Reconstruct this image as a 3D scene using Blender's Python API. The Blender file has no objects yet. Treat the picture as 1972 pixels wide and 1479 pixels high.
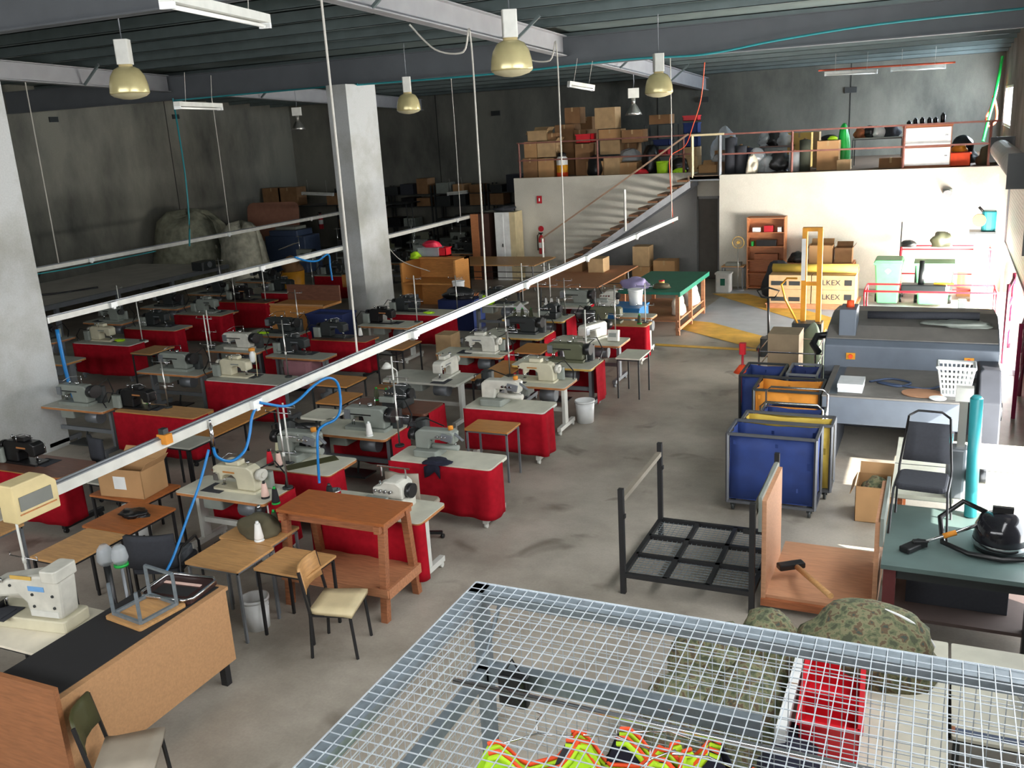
import bpy, math, random
from mathutils import Matrix, Vector
random.seed(7)
S = bpy.context.scene
C = bpy.context.collection
# ---------------------------------------------------------------- camera
F = 1796.0926; PX, PY = 986.0, 739.5; H = 4.5
R = Matrix(((0.91034984, -0.05973765, 0.40950529), (0.40987128, 0.2668534, -0.87223552), (-0.05717258, 0.96188392, 0.26741469)))
cd = bpy.data.cameras.new('camera'); cam = bpy.data.objects.new('camera', cd); C.objects.link(cam)
cam.matrix_world = Matrix.Translation((0, 0, H)) @ R.to_4x4()
cd.sensor_width = 36; cd.lens = F / 1972 * 36; cd.clip_start = 0.05; cd.clip_end = 300
S.camera = cam
# ---------------------------------------------------------------- light
S.view_settings.view_transform = 'Standard'; S.view_settings.look = 'None'
S.view_settings.gamma = 1; S.view_settings.use_curve_mapping = False
S.view_settings.exposure = EXPO = 0.0
w = bpy.data.worlds.new('world'); S.world = w; w.use_nodes = True
bg = w.node_tree.nodes['Background']; bg.inputs[0].default_value = (0.78, 0.88, 1.0, 1); bg.inputs[1].default_value = 3.0
def sun(name, direction, strength, col, ang):
    l = bpy.data.lights.new(name, 'SUN'); l.energy = strength; l.color = col; l.angle = math.radians(ang)
    o = bpy.data.objects.new(name, l); C.objects.link(o)
    o.rotation_euler = Vector(direction).to_track_quat('-Z', 'Y').to_euler(); return o
sun('sun', (-0.74, 0.36, -0.56), 26, (1, .95, .86), .6)
def area(name, loc, direction, sx, sy, power, col):
    l = bpy.data.lights.new(name, 'AREA'); l.shape = 'RECTANGLE'; l.size = sx; l.size_y = sy; l.energy = power; l.color = col
    o = bpy.data.objects.new(name, l); C.objects.link(o); o.location = loc
    o.rotation_euler = Vector(direction).to_track_quat('-Z', 'Y').to_euler(); return o
# daylight entering through the two part-open roller doors and the mezzanine window, plus added side and rear fill
area('daylight_far_door', (1.42, 21.0, .62), (-1, 0, 0.3), 7.2, 1.1, 2500, (1, .97, .92))
area('daylight_near_door', (1.42, 10.4, .95), (-1, 0, .12), 4.6, 1.6, 340, (.93, .97, 1))
area('fill_high_side', (1.42, 9.0, 4.7), (-1, .12, -.2), 14, 1.5, 720, (.97, .98, 1))  # added fill from high on the right, source out of view
area('daylight_mezzanine_window', (1.5, 29, 4.2), (-1, 0, -.1), 3.6, .95, 900, (.75, .87, 1))
area('fill_rear', (-6.5, -3.9, 5.0), (-.05, 1, -.16), 15, 2.2, 820, (1, .98, .96))  # added ambient fill from the unseen wall behind the camera
# ---------------------------------------------------------------- pixel to world helpers (photo frame 1972x1479)
def ray(px, py): return R @ Vector((px - PX, -(py - PY), -F))
def at(px, py, z=0.0):
    r = ray(px, py); t = (z - H) / r.z; return Vector((r.x * t, r.y * t, z))
def aty(px, py, y):
    r = ray(px, py); t = y / r.y; return Vector((r.x * t, y, H + r.z * t))
# ---------------------------------------------------------------- materials
def lin(c): return tuple((x / 12.92 if x <= .04045 else ((x + .055) / 1.055) ** 2.4) for x in c)
MATS = {}
def mat(name, rgb, rough=.6, metal=0.0, var=.08, scale=6.0, bump=0.0, kind=None, rgb2=None, alpha=1, emit=0, trans=0, spec=.5):
    """rgb given as 0-255 sRGB albedo"""
    if name in MATS: return MATS[name]
    m = bpy.data.materials.new(name); MATS[name] = m; m.use_nodes = True
    nt = m.node_tree; N = nt.nodes; L = nt.links; b = N['Principled BSDF']
    c = lin([x / 255 for x in rgb]); c2 = lin([x / 255 for x in rgb2]) if rgb2 else tuple(min(1, x * (1 + var)) for x in c)
    c1 = c if rgb2 else tuple(x * (1 - var) for x in c)
    b.inputs['Roughness'].default_value = rough; b.inputs['Metallic'].default_value = metal
    b.inputs['Specular IOR Level'].default_value = spec
    tc = N.new('ShaderNodeTexCoord'); n = N.new('ShaderNodeTexNoise'); n.inputs['Scale'].default_value = scale; n.inputs['Detail'].default_value = 5
    ramp = N.new('ShaderNodeValToRGB'); ramp.color_ramp.elements[0].color = (*c1, 1); ramp.color_ramp.elements[1].color = (*c2, 1)
    ramp.color_ramp.elements[0].position = .32; ramp.color_ramp.elements[1].position = .68
    src = tc.outputs['Object']
    if kind == 'wood':
        mp = N.new('ShaderNodeMapping'); mp.inputs['Scale'].default_value = (1.2, 9, 9); L.new(src, mp.inputs[0]); src = mp.outputs[0]; n.inputs['Detail'].default_value = 8
    if kind == 'camo':
        for e in list(ramp.color_ramp.elements)[1:]: ramp.color_ramp.elements.remove(e)
        ramp.color_ramp.interpolation = 'CONSTANT'
        cols = [(74, 80, 60), (98, 104, 76), (122, 120, 90), (98, 82, 62), (66, 76, 66)]
        for i, q in enumerate(cols):
            e = ramp.color_ramp.elements[0] if i == 0 else ramp.color_ramp.elements.new([0, .4, .48, .56, .64][i])
            e.position = [0, .4, .48, .56, .64][i]; e.color = (*lin([v / 255 for v in q]), 1)
    L.new(src, n.inputs['Vector']); L.new(n.outputs['Fac'], ramp.inputs[0]); L.new(ramp.outputs[0], b.inputs['Base Color'])
    if bump:
        bp = N.new('ShaderNodeBump'); bp.inputs['Strength'].default_value = bump; bp.inputs['Distance'].default_value = .02
        L.new(n.outputs['Fac'], bp.inputs['Height']); L.new(bp.outputs[0], b.inputs['Normal'])
    if alpha < 1: b.inputs['Alpha'].default_value = alpha
    if trans: b.inputs['Transmission Weight'].default_value = trans
    if emit:
        b.inputs['Emission Color'].default_value = (*c, 1); b.inputs['Emission Strength'].default_value = emit
    return m
M = dict(
 white=mat('white_laminate', (208, 206, 188), .45), grey_lam=mat('grey_laminate', (172, 172, 160), .5), brown_lam=mat('brown_laminate', (112, 74, 58), .45, kind='wood', var=.2),
 tan=mat('tan_veneer', (190, 144, 92), .5, kind='wood', var=.15), orange=mat('orange_veneer', (186, 128, 66), .5, kind='wood', var=.16),
 desk=mat('desk_veneer', (182, 138, 96), .5, kind='wood', var=.1), deskend=mat('red_brown_veneer', (150, 98, 62), .5, kind='wood', var=.15),
 rust=mat('rust_timber', (158, 92, 46), .5, kind='wood', var=.2), rustleg=mat('stained_pine', (150, 94, 60), .6, kind='wood', var=.25),
 edge=mat('wood_edge', (176, 116, 66), .6, kind='wood', var=.2), yedge=mat('yellow_edge', (206, 168, 84), .6), ply=mat('plywood', (184, 136, 102), .6, kind='wood', var=.12),
 steelw=mat('white_painted_steel', (206, 206, 198), .4), steelg=mat('grey_painted_steel', (120, 124, 128), .4, .3), black=mat('black_steel', (26, 26, 28), .45),
 galv=mat('galvanised_steel', (122, 132, 138), .4, .35, .12, 30), chrome=mat('chrome', (210, 210, 212), .16, 1, .02), alu=mat('spun_aluminium', (190, 188, 182), .3, .9, .05),
 red=mat('red_cloth', (158, 20, 34), .9, var=.12, scale=14, spec=.1), mwhite=mat('machine_white', (202, 200, 188), .35, var=.1, scale=9), wire=mat('bright_wire', (196, 204, 210), .35, .3), mbeige=mat('machine_beige', (202, 196, 170), .4), mgrey=mat('machine_grey_green', (134, 140, 132), .4),
 mdark=mat('machine_dark', (44, 48, 48), .4), molive=mat('machine_olive', (92, 94, 72), .45), mblack=mat('machine_black', (24, 24, 25), .35), inner=mat('faded_pink_cloth', (150, 104, 110), .9),
 dsteel=mat('dull_steel', (84, 86, 90), .5, .2), blue=mat('blue_canvas', (32, 54, 112), .75, var=.15, scale=5), dblue=mat('navy_canvas', (30, 44, 92), .8), yellow=mat('yellow_canvas', (196, 168, 70), .8), orangec=mat('orange_canvas', (208, 134, 42), .8, var=.12),
 card=mat('cardboard', (176, 136, 92), .85, var=.1, scale=3), cardd=mat('dark_cardboard', (138, 102, 68), .9, var=.15, scale=3), card2=mat('tan_cardboard', (178, 148, 108), .85, var=.1),
 plast=mat('white_plastic', (226, 228, 226), .35), black_p=mat('black_plastic', (20, 20, 22), .4), green=mat('green_plastic', (22, 160, 62), .4), lime=mat('hi_vis_lime', (190, 240, 40), .7), hiorange=mat('hi_vis_orange', (244, 84, 36), .7),
 binG=mat('bin_green', (86, 160, 104), .5), greenT=mat('green_board', (18, 108, 84), .55), greenT2=mat('dull_green_board', (86, 104, 100), .5, var=.12, scale=3), hose=mat('blue_air_hose', (24, 118, 186), .35), teal=mat('teal_tube', (46, 142, 148), .4),
 navy=mat('navy_cloth', (24, 26, 44), .9), charcoal=mat('charcoal_cloth', (52, 54, 60), .9, scale=40), olive=mat('olive_vinyl', (66, 66, 34), .55), cream=mat('cream_vinyl', (206, 190, 150), .5), taupe=mat('taupe_vinyl', (158, 148, 132), .6),
 camo=mat('camouflage_cloth', (90, 96, 66), .9, scale=17, kind='camo', bump=.3), khaki=mat('khaki_cloth', (84, 78, 58), .9, bump=.3), redp=mat('red_plastic', (206, 26, 40), .4), redm=mat('red_painted_steel', (188, 30, 44), .4), ypaint=mat('yellow_painted_steel', (226, 156, 40), .4),
 press=mat('press_grey_blue', (96, 104, 114), .5, var=.06), presstop=mat('press_dusty_grey', (114, 110, 104), .7, var=.1), pressdk=mat('press_dark', (52, 54, 60), .5), lampy=mat('yellowed_glass', (202, 190, 140), .25, .35, .08), tarp=mat('olive_grey_tarp', (140, 140, 120), .9, var=.3, scale=5, bump=.4),
 pinkb=mat('pink_brown_board', (150, 104, 84), .8), bluegrey=mat('blue_grey_steel', (62, 76, 102), .5), cord=mat('white_cord', (190, 186, 176), .6), ocord=mat('orange_cord', (214, 86, 52), .5), ecream=mat('cream_switch_box', (208, 190, 140), .45), tube=mat('fluoro_tube', (250, 250, 244), .3, var=.01),
 thr=mat('white_thread', (232, 230, 224), .9), thrp=mat('pink_thread', (226, 190, 176), .9), thrr=mat('red_thread', (200, 24, 44), .9), thrb=mat('black_thread', (28, 28, 30), .9), thro=mat('olive_thread', (70, 72, 52), .9), thrc=mat('cream_thread', (210, 206, 170), .9),
 poly=mat('clear_plastic', (190, 196, 200), .2, alpha=.45), treads=mat('dark_timber_tread', (122, 84, 56), .6, kind='wood', var=.2), brownf=mat('brown_furniture', (150, 88, 52), .6, kind='wood', var=.2), shelf=mat('orange_brown_veneer', (180, 116, 74), .55, kind='wood', var=.12),
 pink=mat('pink_plastic', (214, 40, 70), .4), wired=mat('tracing_paper', (224, 216, 196), .6), bark=mat('black_mat', (30, 29, 30), .8), wood2=mat('old_pine', (176, 120, 84), .6, kind='wood', var=.2), bluem=mat('blue_painted_steel', (30, 110, 168), .4),
)
# ---------------------------------------------------------------- mesh builder
class MB:
    def __init__(s): s.v = []; s.f = []; s.sm = []
    def add(s, vs, fs, smooth=False):
        n = len(s.v); s.v += [tuple(v) for v in vs]; s.f += [tuple(i + n for i in f) for f in fs]; s.sm += [smooth] * len(fs); return s
    def box(s, x0, y0, z0, x1, y1, z1, m=None):
        vs = [(x, y, z) for z in (z0, z1) for y in (y0, y1) for x in (x0, x1)]
        if m is not None: vs = [m @ Vector(v) for v in vs]
        return s.add(vs, [(0, 2, 3, 1), (4, 5, 7, 6), (0, 1, 5, 4), (1, 3, 7, 5), (3, 2, 6, 7), (2, 0, 4, 6)])
    def cbox(s, c, sx, sy, sz, rz=0, rx=0, ry=0):
        m = Matrix.Translation(c) @ Matrix.Rotation(rz, 4, 'Z') @ Matrix.Rotation(ry, 4, 'Y') @ Matrix.Rotation(rx, 4, 'X')
        return s.box(-sx / 2, -sy / 2, -sz / 2, sx / 2, sy / 2, sz / 2, m)
    def rbox(s, x0, y0, z0, x1, y1, z1, r=.02, n=3):   # box with rounded vertical corners
        r = min(r, (x1 - x0) / 2.01, (y1 - y0) / 2.01); pts = []
        for cx, cy, a0 in ((x1 - r, y1 - r, 0), (x0 + r, y1 - r, 90), (x0 + r, y0 + r, 180), (x1 - r, y0 + r, 270)):
            for k in range(n + 1):
                a = math.radians(a0 + 90 * k / n); pts.append((cx + r * math.cos(a), cy + r * math.sin(a)))
        return s.prism(pts, z0, z1)
    def prism(s, pts, z0, z1, m=None):
        n = len(pts); vs = [Vector((p[0], p[1], z0)) for p in pts] + [Vector((p[0], p[1], z1)) for p in pts]
        if m is not None: vs = [m @ v for v in vs]
        return s.add(vs, [tuple(range(n))[::-1], tuple(range(n, 2 * n))] + [(i, (i + 1) % n, n + (i + 1) % n, n + i) for i in range(n)])
    def xz(s, pts, y0, y1):   # polygon in XZ extruded along Y
        n = len(pts); vs = [(p[0], y0, p[1]) for p in pts] + [(p[0], y1, p[1]) for p in pts]
        return s.add(vs, [tuple(range(n)), tuple(range(n, 2 * n))[::-1]] + [((i + 1) % n, i, n + i, n + (i + 1) % n) for i in range(n)])
    def yz(s, pts, x0, x1):
        n = len(pts); vs = [(x0, p[0], p[1]) for p in pts] + [(x1, p[0], p[1]) for p in pts]
        return s.add(vs, [tuple(range(n))[::-1], tuple(range(n, 2 * n))] + [(i, (i + 1) % n, n + (i + 1) % n, n + i) for i in range(n)])
    def cyl(s, p0, p1, r, r1=None, n=10, smooth=True):
        p0 = Vector(p0); p1 = Vector(p1); d = (p1 - p0).normalized(); r1 = r if r1 is None else r1
        u = d.orthogonal().normalized(); w = d.cross(u)
        if abs(d.z) < .99: u = d.cross(Vector((0, 0, 1))).normalized(); w = d.cross(u)
        a = [2 * math.pi * (k + .5) / n for k in range(n)]
        vs = [p0 + (u * math.cos(t) + w * math.sin(t)) * r for t in a] + [p1 + (u * math.cos(t) + w * math.sin(t)) * r1 for t in a]
        k = len(s.v); s.add(vs, [(i, (i + 1) % n, n + (i + 1) % n, n + i) for i in range(n)], smooth and n > 4)
        s.v = s.v; s.f += [tuple(k + i for i in range(n))[::-1], tuple(k + n + i for i in range(n))]; s.sm += [False, False]; return s
    def bar(s, p0, p1, w, h=None): # square bar
        return s.cyl(p0, p1, w * .7071, n=4)
    def tube(s, pts, r, n=6):
        pts = [Vector(p) for p in pts]; vs = []; 
        for i, p in enumerate(pts):
            d = (pts[min(i + 1, len(pts) - 1)] - pts[max(i - 1, 0)]).normalized()
            u = d.cross(Vector((.13, .07, 1))); u = u.normalized() if u.length > .05 else d.orthogonal().normalized(); w = d.cross(u)
            vs += [p + (u * math.cos(2 * math.pi * k / n) + w * math.sin(2 * math.pi * k / n)) * r for k in range(n)]
        fs = [(i * n + k, i * n + (k + 1) % n, (i + 1) * n + (k + 1) % n, (i + 1) * n + k) for i in range(len(pts) - 1) for k in range(n)]
        s.add(vs, fs, True); l = len(pts) - 1
        s.add([], []); b = len(s.v) - len(vs)
        s.f += [tuple(b + k for k in range(n)), tuple(b + l * n + k for k in range(n))[::-1]]; s.sm += [False] * 2; return s
    def lathe(s, prof, c=(0, 0, 0), n=20, m=None, smooth=True):
        vs = []; 
        for r, z in prof: vs += [Vector((r * math.cos(2 * math.pi * k / n), r * math.sin(2 * math.pi * k / n), z)) for k in range(n)]
        if m is not None: vs = [m @ v for v in vs]
        vs = [v + Vector(c) for v in vs]
        fs = [(i * n + k, i * n + (k + 1) % n, (i + 1) * n + (k + 1) % n, (i + 1) * n + k) for i in range(len(prof) - 1) for k in range(n)]
        return s.add(vs, fs, smooth)
    def sheet(s, rows, t=.004, smooth=True):   # grid of points given thickness along local normal
        nr = len(rows); nc = len(rows[0]); P = [[Vector(p) for p in r] for r in rows]; top = []; bot = []
        for i in range(nr):
            for j in range(nc):
                a = P[min(i + 1, nr - 1)][j] - P[max(i - 1, 0)][j]; b = P[i][min(j + 1, nc - 1)] - P[i][max(j - 1, 0)]
                nn = a.cross(b); nn = nn.normalized() if nn.length > 1e-9 else Vector((0, 0, 1))
                top.append(P[i][j] + nn * t / 2); bot.append(P[i][j] - nn * t / 2)
        k = nr * nc; fs = []
        for i in range(nr - 1):
            for j in range(nc - 1):
                q = (i * nc + j, i * nc + j + 1, (i + 1) * nc + j + 1, (i + 1) * nc + j); fs += [q[::-1], tuple(x + k for x in q)]
        e = [j for j in range(nc)] + [i * nc + nc - 1 for i in range(1, nr)] + [(nr - 1) * nc + j for j in range(nc - 2, -1, -1)] + [i * nc for i in range(nr - 2, 0, -1)]
        fs += [(e[i], e[(i + 1) % len(e)], e[(i + 1) % len(e)] + k, e[i] + k) for i in range(len(e))]
        return s.add(top + bot, fs, smooth)
    def blob(s, c, rx, ry, rz, seed=0, amp=.15, nu=30, nv=16, flat=True, fr=3.0):   # lumpy soft heap
        rnd = random.Random(seed); ph = [rnd.uniform(0, 6.3) for _ in range(8)]; vs = []; fs = []
        for i in range(nv + 1):
            t = math.pi * i / nv
            for k in range(nu):
                a = 2 * math.pi * k / nu
                sn = math.sin(t); q = 1 + amp * (math.sin(2 * t + ph[4]) * .4 + sn * sn * (math.sin(fr * a + ph[0] + 2 * t) * .5 + math.sin(2 * fr * t + ph[1] + a) * .5 + math.sin(5 * a + ph[2]) * .3) + sn * (math.sin(7 * t + 3 * a + ph[3]) * .3 + math.sin(11 * a - 9 * t + ph[5]) * .16))
                z = math.cos(t) * rz * q
                if flat and z < -rz * .3: z = -rz * .3
                vs.append((c[0] + math.sin(t) * math.cos(a) * rx * q, c[1] + math.sin(t) * math.sin(a) * ry * q, c[2] + z + (rz * .3 if flat else 0)))
        for i in range(nv):
            for k in range(nu): fs.append((i * nu + k, (i + 1) * nu + k, (i + 1) * nu + (k + 1) % nu, i * nu + (k + 1) % nu))
        return s.add(vs, fs, True)
    def build(s, name, m, parent=None, bevel=0):
        me = bpy.data.meshes.new(name); me.from_pydata(s.v, [], s.f); me.polygons.foreach_set('use_smooth', s.sm)
        me.materials.append(M[m] if isinstance(m, str) else m)
        o = bpy.data.objects.new(name, me); C.objects.link(o)
        if parent is not None: o.parent = parent
        if bevel:
            b = o.modifiers.new('bevel', 'BEVEL'); b.width = bevel; b.segments = 2; b.limit_method = 'ANGLE'; b.angle_limit = .6
        return o
def tag(o, label, cat, group=None):
    o['label'] = label; o['category'] = cat
    if group: o['group'] = group
    return o
def thing(name, label, cat, loc=(0, 0, 0), rz=0, group=None):
    o = bpy.data.objects.new(name, None); C.objects.link(o); o.location = loc; o.rotation_euler = (0, 0, rz); o.empty_display_size = .1
    return tag(o, label, cat, group)
def struct(name, mb, m, parent=None):
    o = mb.build(name, m, parent)
    if parent is None: o['kind'] = 'structure'
    return o
def kids(o): return [c for c in bpy.data.objects if c.parent == o]
def dup(root, loc, rz, label, group=None, scale=1):
    r = root.copy(); C.objects.link(r); r.location = loc; r.rotation_euler = (0, 0, rz); r['label'] = label
    r.scale = (scale,) * 3 if not isinstance(scale, tuple) else scale
    if group: r['group'] = group
    for ch in KIDS.setdefault(root.name, kids(root)):
        c = ch.copy(); C.objects.link(c); c.parent = r
        for g in KIDS.setdefault(ch.name, kids(ch)):
            d = g.copy(); C.objects.link(d); d.parent = c
    return r
KIDS = {}
TPL = {}
def place(key, builder, loc, rz, label, group=None, scale=1):
    """first use of a kind builds it, later uses copy it with its parts"""
    if key not in TPL:
        o = builder(); TPL[key] = o; o.location = loc; o.rotation_euler = (0, 0, rz); o['label'] = label
        if group: o['group'] = group
        o.scale = (scale,) * 3 if not isinstance(scale, tuple) else scale
        return o
    return dup(TPL[key], loc, rz, label, group, scale)
# ================================================================ setting
def concrete(name, rgb, dark, sc, rough=.85, zs=1, spots=False, stain=.5):
    m = bpy.data.materials.new(name); m.use_nodes = True; nt = m.node_tree; N = nt.nodes; L = nt.links; b = N['Principled BSDF']
    tc = N.new('ShaderNodeTexCoord'); a = N.new('ShaderNodeTexNoise'); a.inputs['Scale'].default_value = sc; a.inputs['Detail'].default_value = 8; a.inputs['Roughness'].default_value = .62
    r = N.new('ShaderNodeValToRGB'); r.color_ramp.elements[0].color = (*lin([x / 255 for x in dark]), 1); r.color_ramp.elements[1].color = (*lin([x / 255 for x in rgb]), 1)
    r.color_ramp.elements[0].position = .5 - stain * .35; r.color_ramp.elements[1].position = .5 + stain * .2
    f = N.new('ShaderNodeTexNoise'); f.inputs['Scale'].default_value = 40; f.inputs['Detail'].default_value = 4
    mx = N.new('ShaderNodeMixRGB'); mx.blend_type = 'MULTIPLY'; mx.inputs[0].default_value = .25
    mp = N.new('ShaderNodeMapping'); mp.inputs['Scale'].default_value = (1, 1, zs); L.new(tc.outputs['Object'], mp.inputs[0]); L.new(mp.outputs[0], a.inputs['Vector']); L.new(tc.outputs['Object'], f.inputs['Vector']); L.new(a.outputs['Fac'], r.inputs[0]); L.new(r.outputs[0], mx.inputs[1]); L.new(f.outputs['Fac'], mx.inputs[2])
    col = mx.outputs[0]
    if spots:   # oil and dirt spots
        v = N.new('ShaderNodeTexNoise'); v.inputs['Scale'].default_value = 1.5; v.inputs['Detail'].default_value = 3; v.inputs['Distortion'].default_value = .6; L.new(tc.outputs['Object'], v.inputs['Vector'])
        q = N.new('ShaderNodeValToRGB'); q.color_ramp.elements[0].position = .62; q.color_ramp.elements[1].position = .74; q.color_ramp.elements[0].color = (1, 1, 1, 1); q.color_ramp.elements[1].color = (.5, .48, .46, 1); L.new(v.outputs['Fac'], q.inputs[0])
        m2 = N.new('ShaderNodeMixRGB'); m2.blend_type = 'MULTIPLY'; m2.inputs[0].default_value = 1; L.new(col, m2.inputs[1]); L.new(q.outputs[0], m2.inputs[2]); col = m2.outputs[0]
    L.new(col, b.inputs['Base Color']); b.inputs['Roughness'].default_value = rough
    bp = N.new('ShaderNodeBump'); bp.inputs['Strength'].default_value = .12; L.new(f.outputs['Fac'], bp.inputs['Height']); L.new(bp.outputs[0], b.inputs['Normal'])
    return m
m_floor = concrete('floor_concrete', (186, 178, 164), (134, 126, 114), .7, .5, spots=True, stain=.6)
m_wall = concrete('precast_concrete', (140, 138, 126), (58, 60, 57), .42, .9, stain=.62, zs=.45)
m_wallr = concrete('right_wall_concrete', (150, 140, 132), (110, 102, 96), .8, .9)
m_pillar = concrete('pillar_concrete', (200, 202, 200), (174, 174, 166), 1.1, .85, stain=.45)
m_block = concrete('painted_block', (218, 214, 200), (200, 196, 182), .7, .8, stain=.4)
m_under = concrete('grey_trim_and_stair_shade', (150, 150, 148), (130, 130, 130), .7, .8, stain=.4)
m_roof = mat('roof_sheet', (104, 116, 114), .5, .3, .12, 2)
m_purlin = mat('purlin_steel', (112, 124, 124), .45, .4, .1, 3)
m_beam = mat('beam_grey_paint', (150, 150, 152), .55, .1, .06, 3)
m_girder = mat('girder_blue_grey', (104, 108, 112), .55, .1, .08, 2)
m_deck = mat('mezzanine_board', (110, 92, 76), .8, var=.1, scale=3)
m_paint = mat('floor_yellow_paint', (206, 160, 62), .6, var=.2, scale=3)
m_paint2 = mat('floor_grey_paint', (158, 162, 166), .6, var=.08, scale=3)
XL, XR, YB, YF = -24.2, 1.4, -4.2, 32.0
def roofz(y): return 6.42 + (19 - y) * .045
f = MB().box(XL - .2, YB, -.12, XR + .2, YF + .2, 0); struct('floor', f, m_floor)
f = MB().box(XR + .2, -10, -.14, 40, 60, -.02); struct('ground', f, mat('outside_paving', (210, 206, 198), .9))
f = MB().box(XL - .2, YB, 0, XL, YF + .2, 7.6); struct('wall_left', f, m_wall)
f = MB().box(XL, YF, 0, XR + .2, YF + .2, 7.6); struct('wall_back', f, m_wall)
f = MB()   # right wall with two roller doors and one window
for y0, y1, z0, z1 in ((YB, 8, 0, 3.9), (8, 12.8, 1.9, 3.9), (12.8, 17.2, 0, 3.9), (YB, 1.9, 3.9, 7.6), (1.9, 16.1, 5.5, 7.6), (16.1, 17.2, 3.9, 7.6), (17.2, 24.75, 3.1, 7.6), (24.75, 27.1, 0, 7.6), (27.1, 31, 0, 3.7), (27.1, 31, 4.75, 7.6), (31, YF, 0, 7.6)):
    f.box(XR, y0, z0, XR + .2, y1, z1)
struct('wall_right', f, m_wallr)
f = MB()   # wall behind the camera with a high strip opening added for fill light
for x0, x1, z0, z1 in ((XL, XR, 0, 3.9), (XL, XR, 6.1, 7.9), (XL, -14.2, 3.9, 6.1), (1.1, XR, 3.9, 6.1)): f.box(x0, YB, z0, x1, YB + .2, z1)
struct('wall_front', f, m_wallr)
f = MB()   # folded roof sheet
n = 36; vs = []
for i in range(n + 1):
    y = YB + (YF + .2 - YB) * i / n; vs += [(XL - .2, y, roofz(y)), (XR + .2, y, roofz(y))]
vs2 = [(a, b_, c + .06) for a, b_, c in vs]; k = len(vs)
f.add(vs + vs2, [(2 * i, 2 * i + 1, 2 * i + 3, 2 * i + 2) for i in range(n)] + [(k + 2 * i, k + 2 * i + 2, k + 2 * i + 3, k + 2 * i + 1) for i in range(n)])
struct('ceiling', f, m_roof)
YG = 19.2
tn = [0]
def trim(mb, m, parent=None):
    tn[0] += 1; return struct('trim_%d' % tn[0], mb, m, parent)
def ibeamX(y, z0, z1, x0, x1, m, w=.22):
    f = MB().box(x0, y - .01, z0, x1, y + .01, z1).box(x0, y - w / 2, z0, x1, y + w / 2, z0 + .02).box(x0, y - w / 2, z1 - .02, x1, y + w / 2, z1); trim(f, m)
ibeamX(YG, 5.6, 6.18, XL, XR, m_girder); ibeamX(9.2, 6.05, 6.62, XL, XR, m_girder)
for x in (-18.1, -7.35):   # rafters running away from the camera, falling with the roof
    for y0, y1 in ((YB, 9.1), (9.3, 19.08), (19.32, YF)):
        f = MB(); za, zb = roofz(y0) - .62, roofz(y1) - .62; h = .4
        for xa, xb, o0, o1 in ((x - .01, x + .01, 0, h), (x - .1, x + .1, 0, .02), (x - .1, x + .1, h - .02, h)):
            f.add([(xa, y0, za + o0), (xb, y0, za + o0), (xa, y1, zb + o0), (xb, y1, zb + o0), (xa, y0, za + o1), (xb, y0, za + o1), (xa, y1, zb + o1), (xb, y1, zb + o1)],
                  [(0, 2, 3, 1), (4, 5, 7, 6), (0, 1, 5, 4), (1, 3, 7, 5), (3, 2, 6, 7), (2, 0, 4, 6)])
        trim(f, m_beam)
y = YB + .8
while y < YF - .3:   # purlins (C sections) across the building
    z = roofz(y) - .005
    if abs(y - YG) > .25:
        f = MB().box(XL, y, z - .2, XR, y + .012, z).box(XL, y, z - .2, XR, y + .07, z - .19).box(XL, y, z - .012, XR, y + .07, z); trim(f, m_purlin)
    y += 1.18
for x in (-18.1, -7.35):   # fly braces from purlins to the rafter's bottom flange
    for y in (7.0, 11.7, 16.4, 22.6, 27.3):
        for s in (-1, 1):
            z = roofz(y); f = MB().bar((x + s * .09, y, z - .6), (x + s * .62, y, z - .2), .045); trim(f, m_purlin)
# pillars
for y0 in (8.6, 18.62):
    f = MB().box(-12.98, y0, 0, -12.45, y0 + 1.24, 5.6 if y0 > 10 else 6.0); 
    o = trim(f, m_pillar)
# mezzanine
MZ = 2.93
f = MB().box(-11.75, 26.13, MZ - .16, -5.36, YF, MZ).box(-5.36, 25.01, MZ - .16, XR, YF, MZ).box(-6.2, 24.9, MZ - .1, -5.37, 26.13, MZ); trim(f, m_deck)
f = MB().box(-11.75, 26.0, 0, -6.2, 26.12, MZ + .02).box(-6.2, 26, 2.25, -5.62, 26.12, MZ - .16).box(-5.62, 26, 0, -5.36, 26.12, MZ - .16); struct('wall_mezzanine_left', f, m_under if 0 else m_block)
f = MB().box(-5.36, 24.88, 0, XR, 25.0, MZ).box(-5.36, 25.0, 0, -5.24, 26.0, MZ - .16); struct('wall_mezzanine_right', f, m_block)
f = MB().box(-11.75, 26.12, 0, -11.63, YF, MZ - .16); struct('wall_mezzanine_end', f, m_block)
trim(MB().xz([(-9.9, .02), (-6.2, .02), (-6.2, 2.7), (-9.9, .3)], 25.9, 25.94), m_under)  # added panel; its grey puts the shade under the stair into colour
f = MB().box(-6.18, 26.03, 0, -5.64, 26.07, 2.23); struct('door_1', f, mat('dark_door', (84, 78, 70), .6))
fr = MB().box(-6.24, 25.98, 0, -6.18, 26.0, 2.3).box(-5.64, 25.98, 0, -5.58, 26.0, 2.3).box(-6.24, 25.98, 2.23, -5.58, 26.0, 2.3); trim(fr, m_under)
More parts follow.
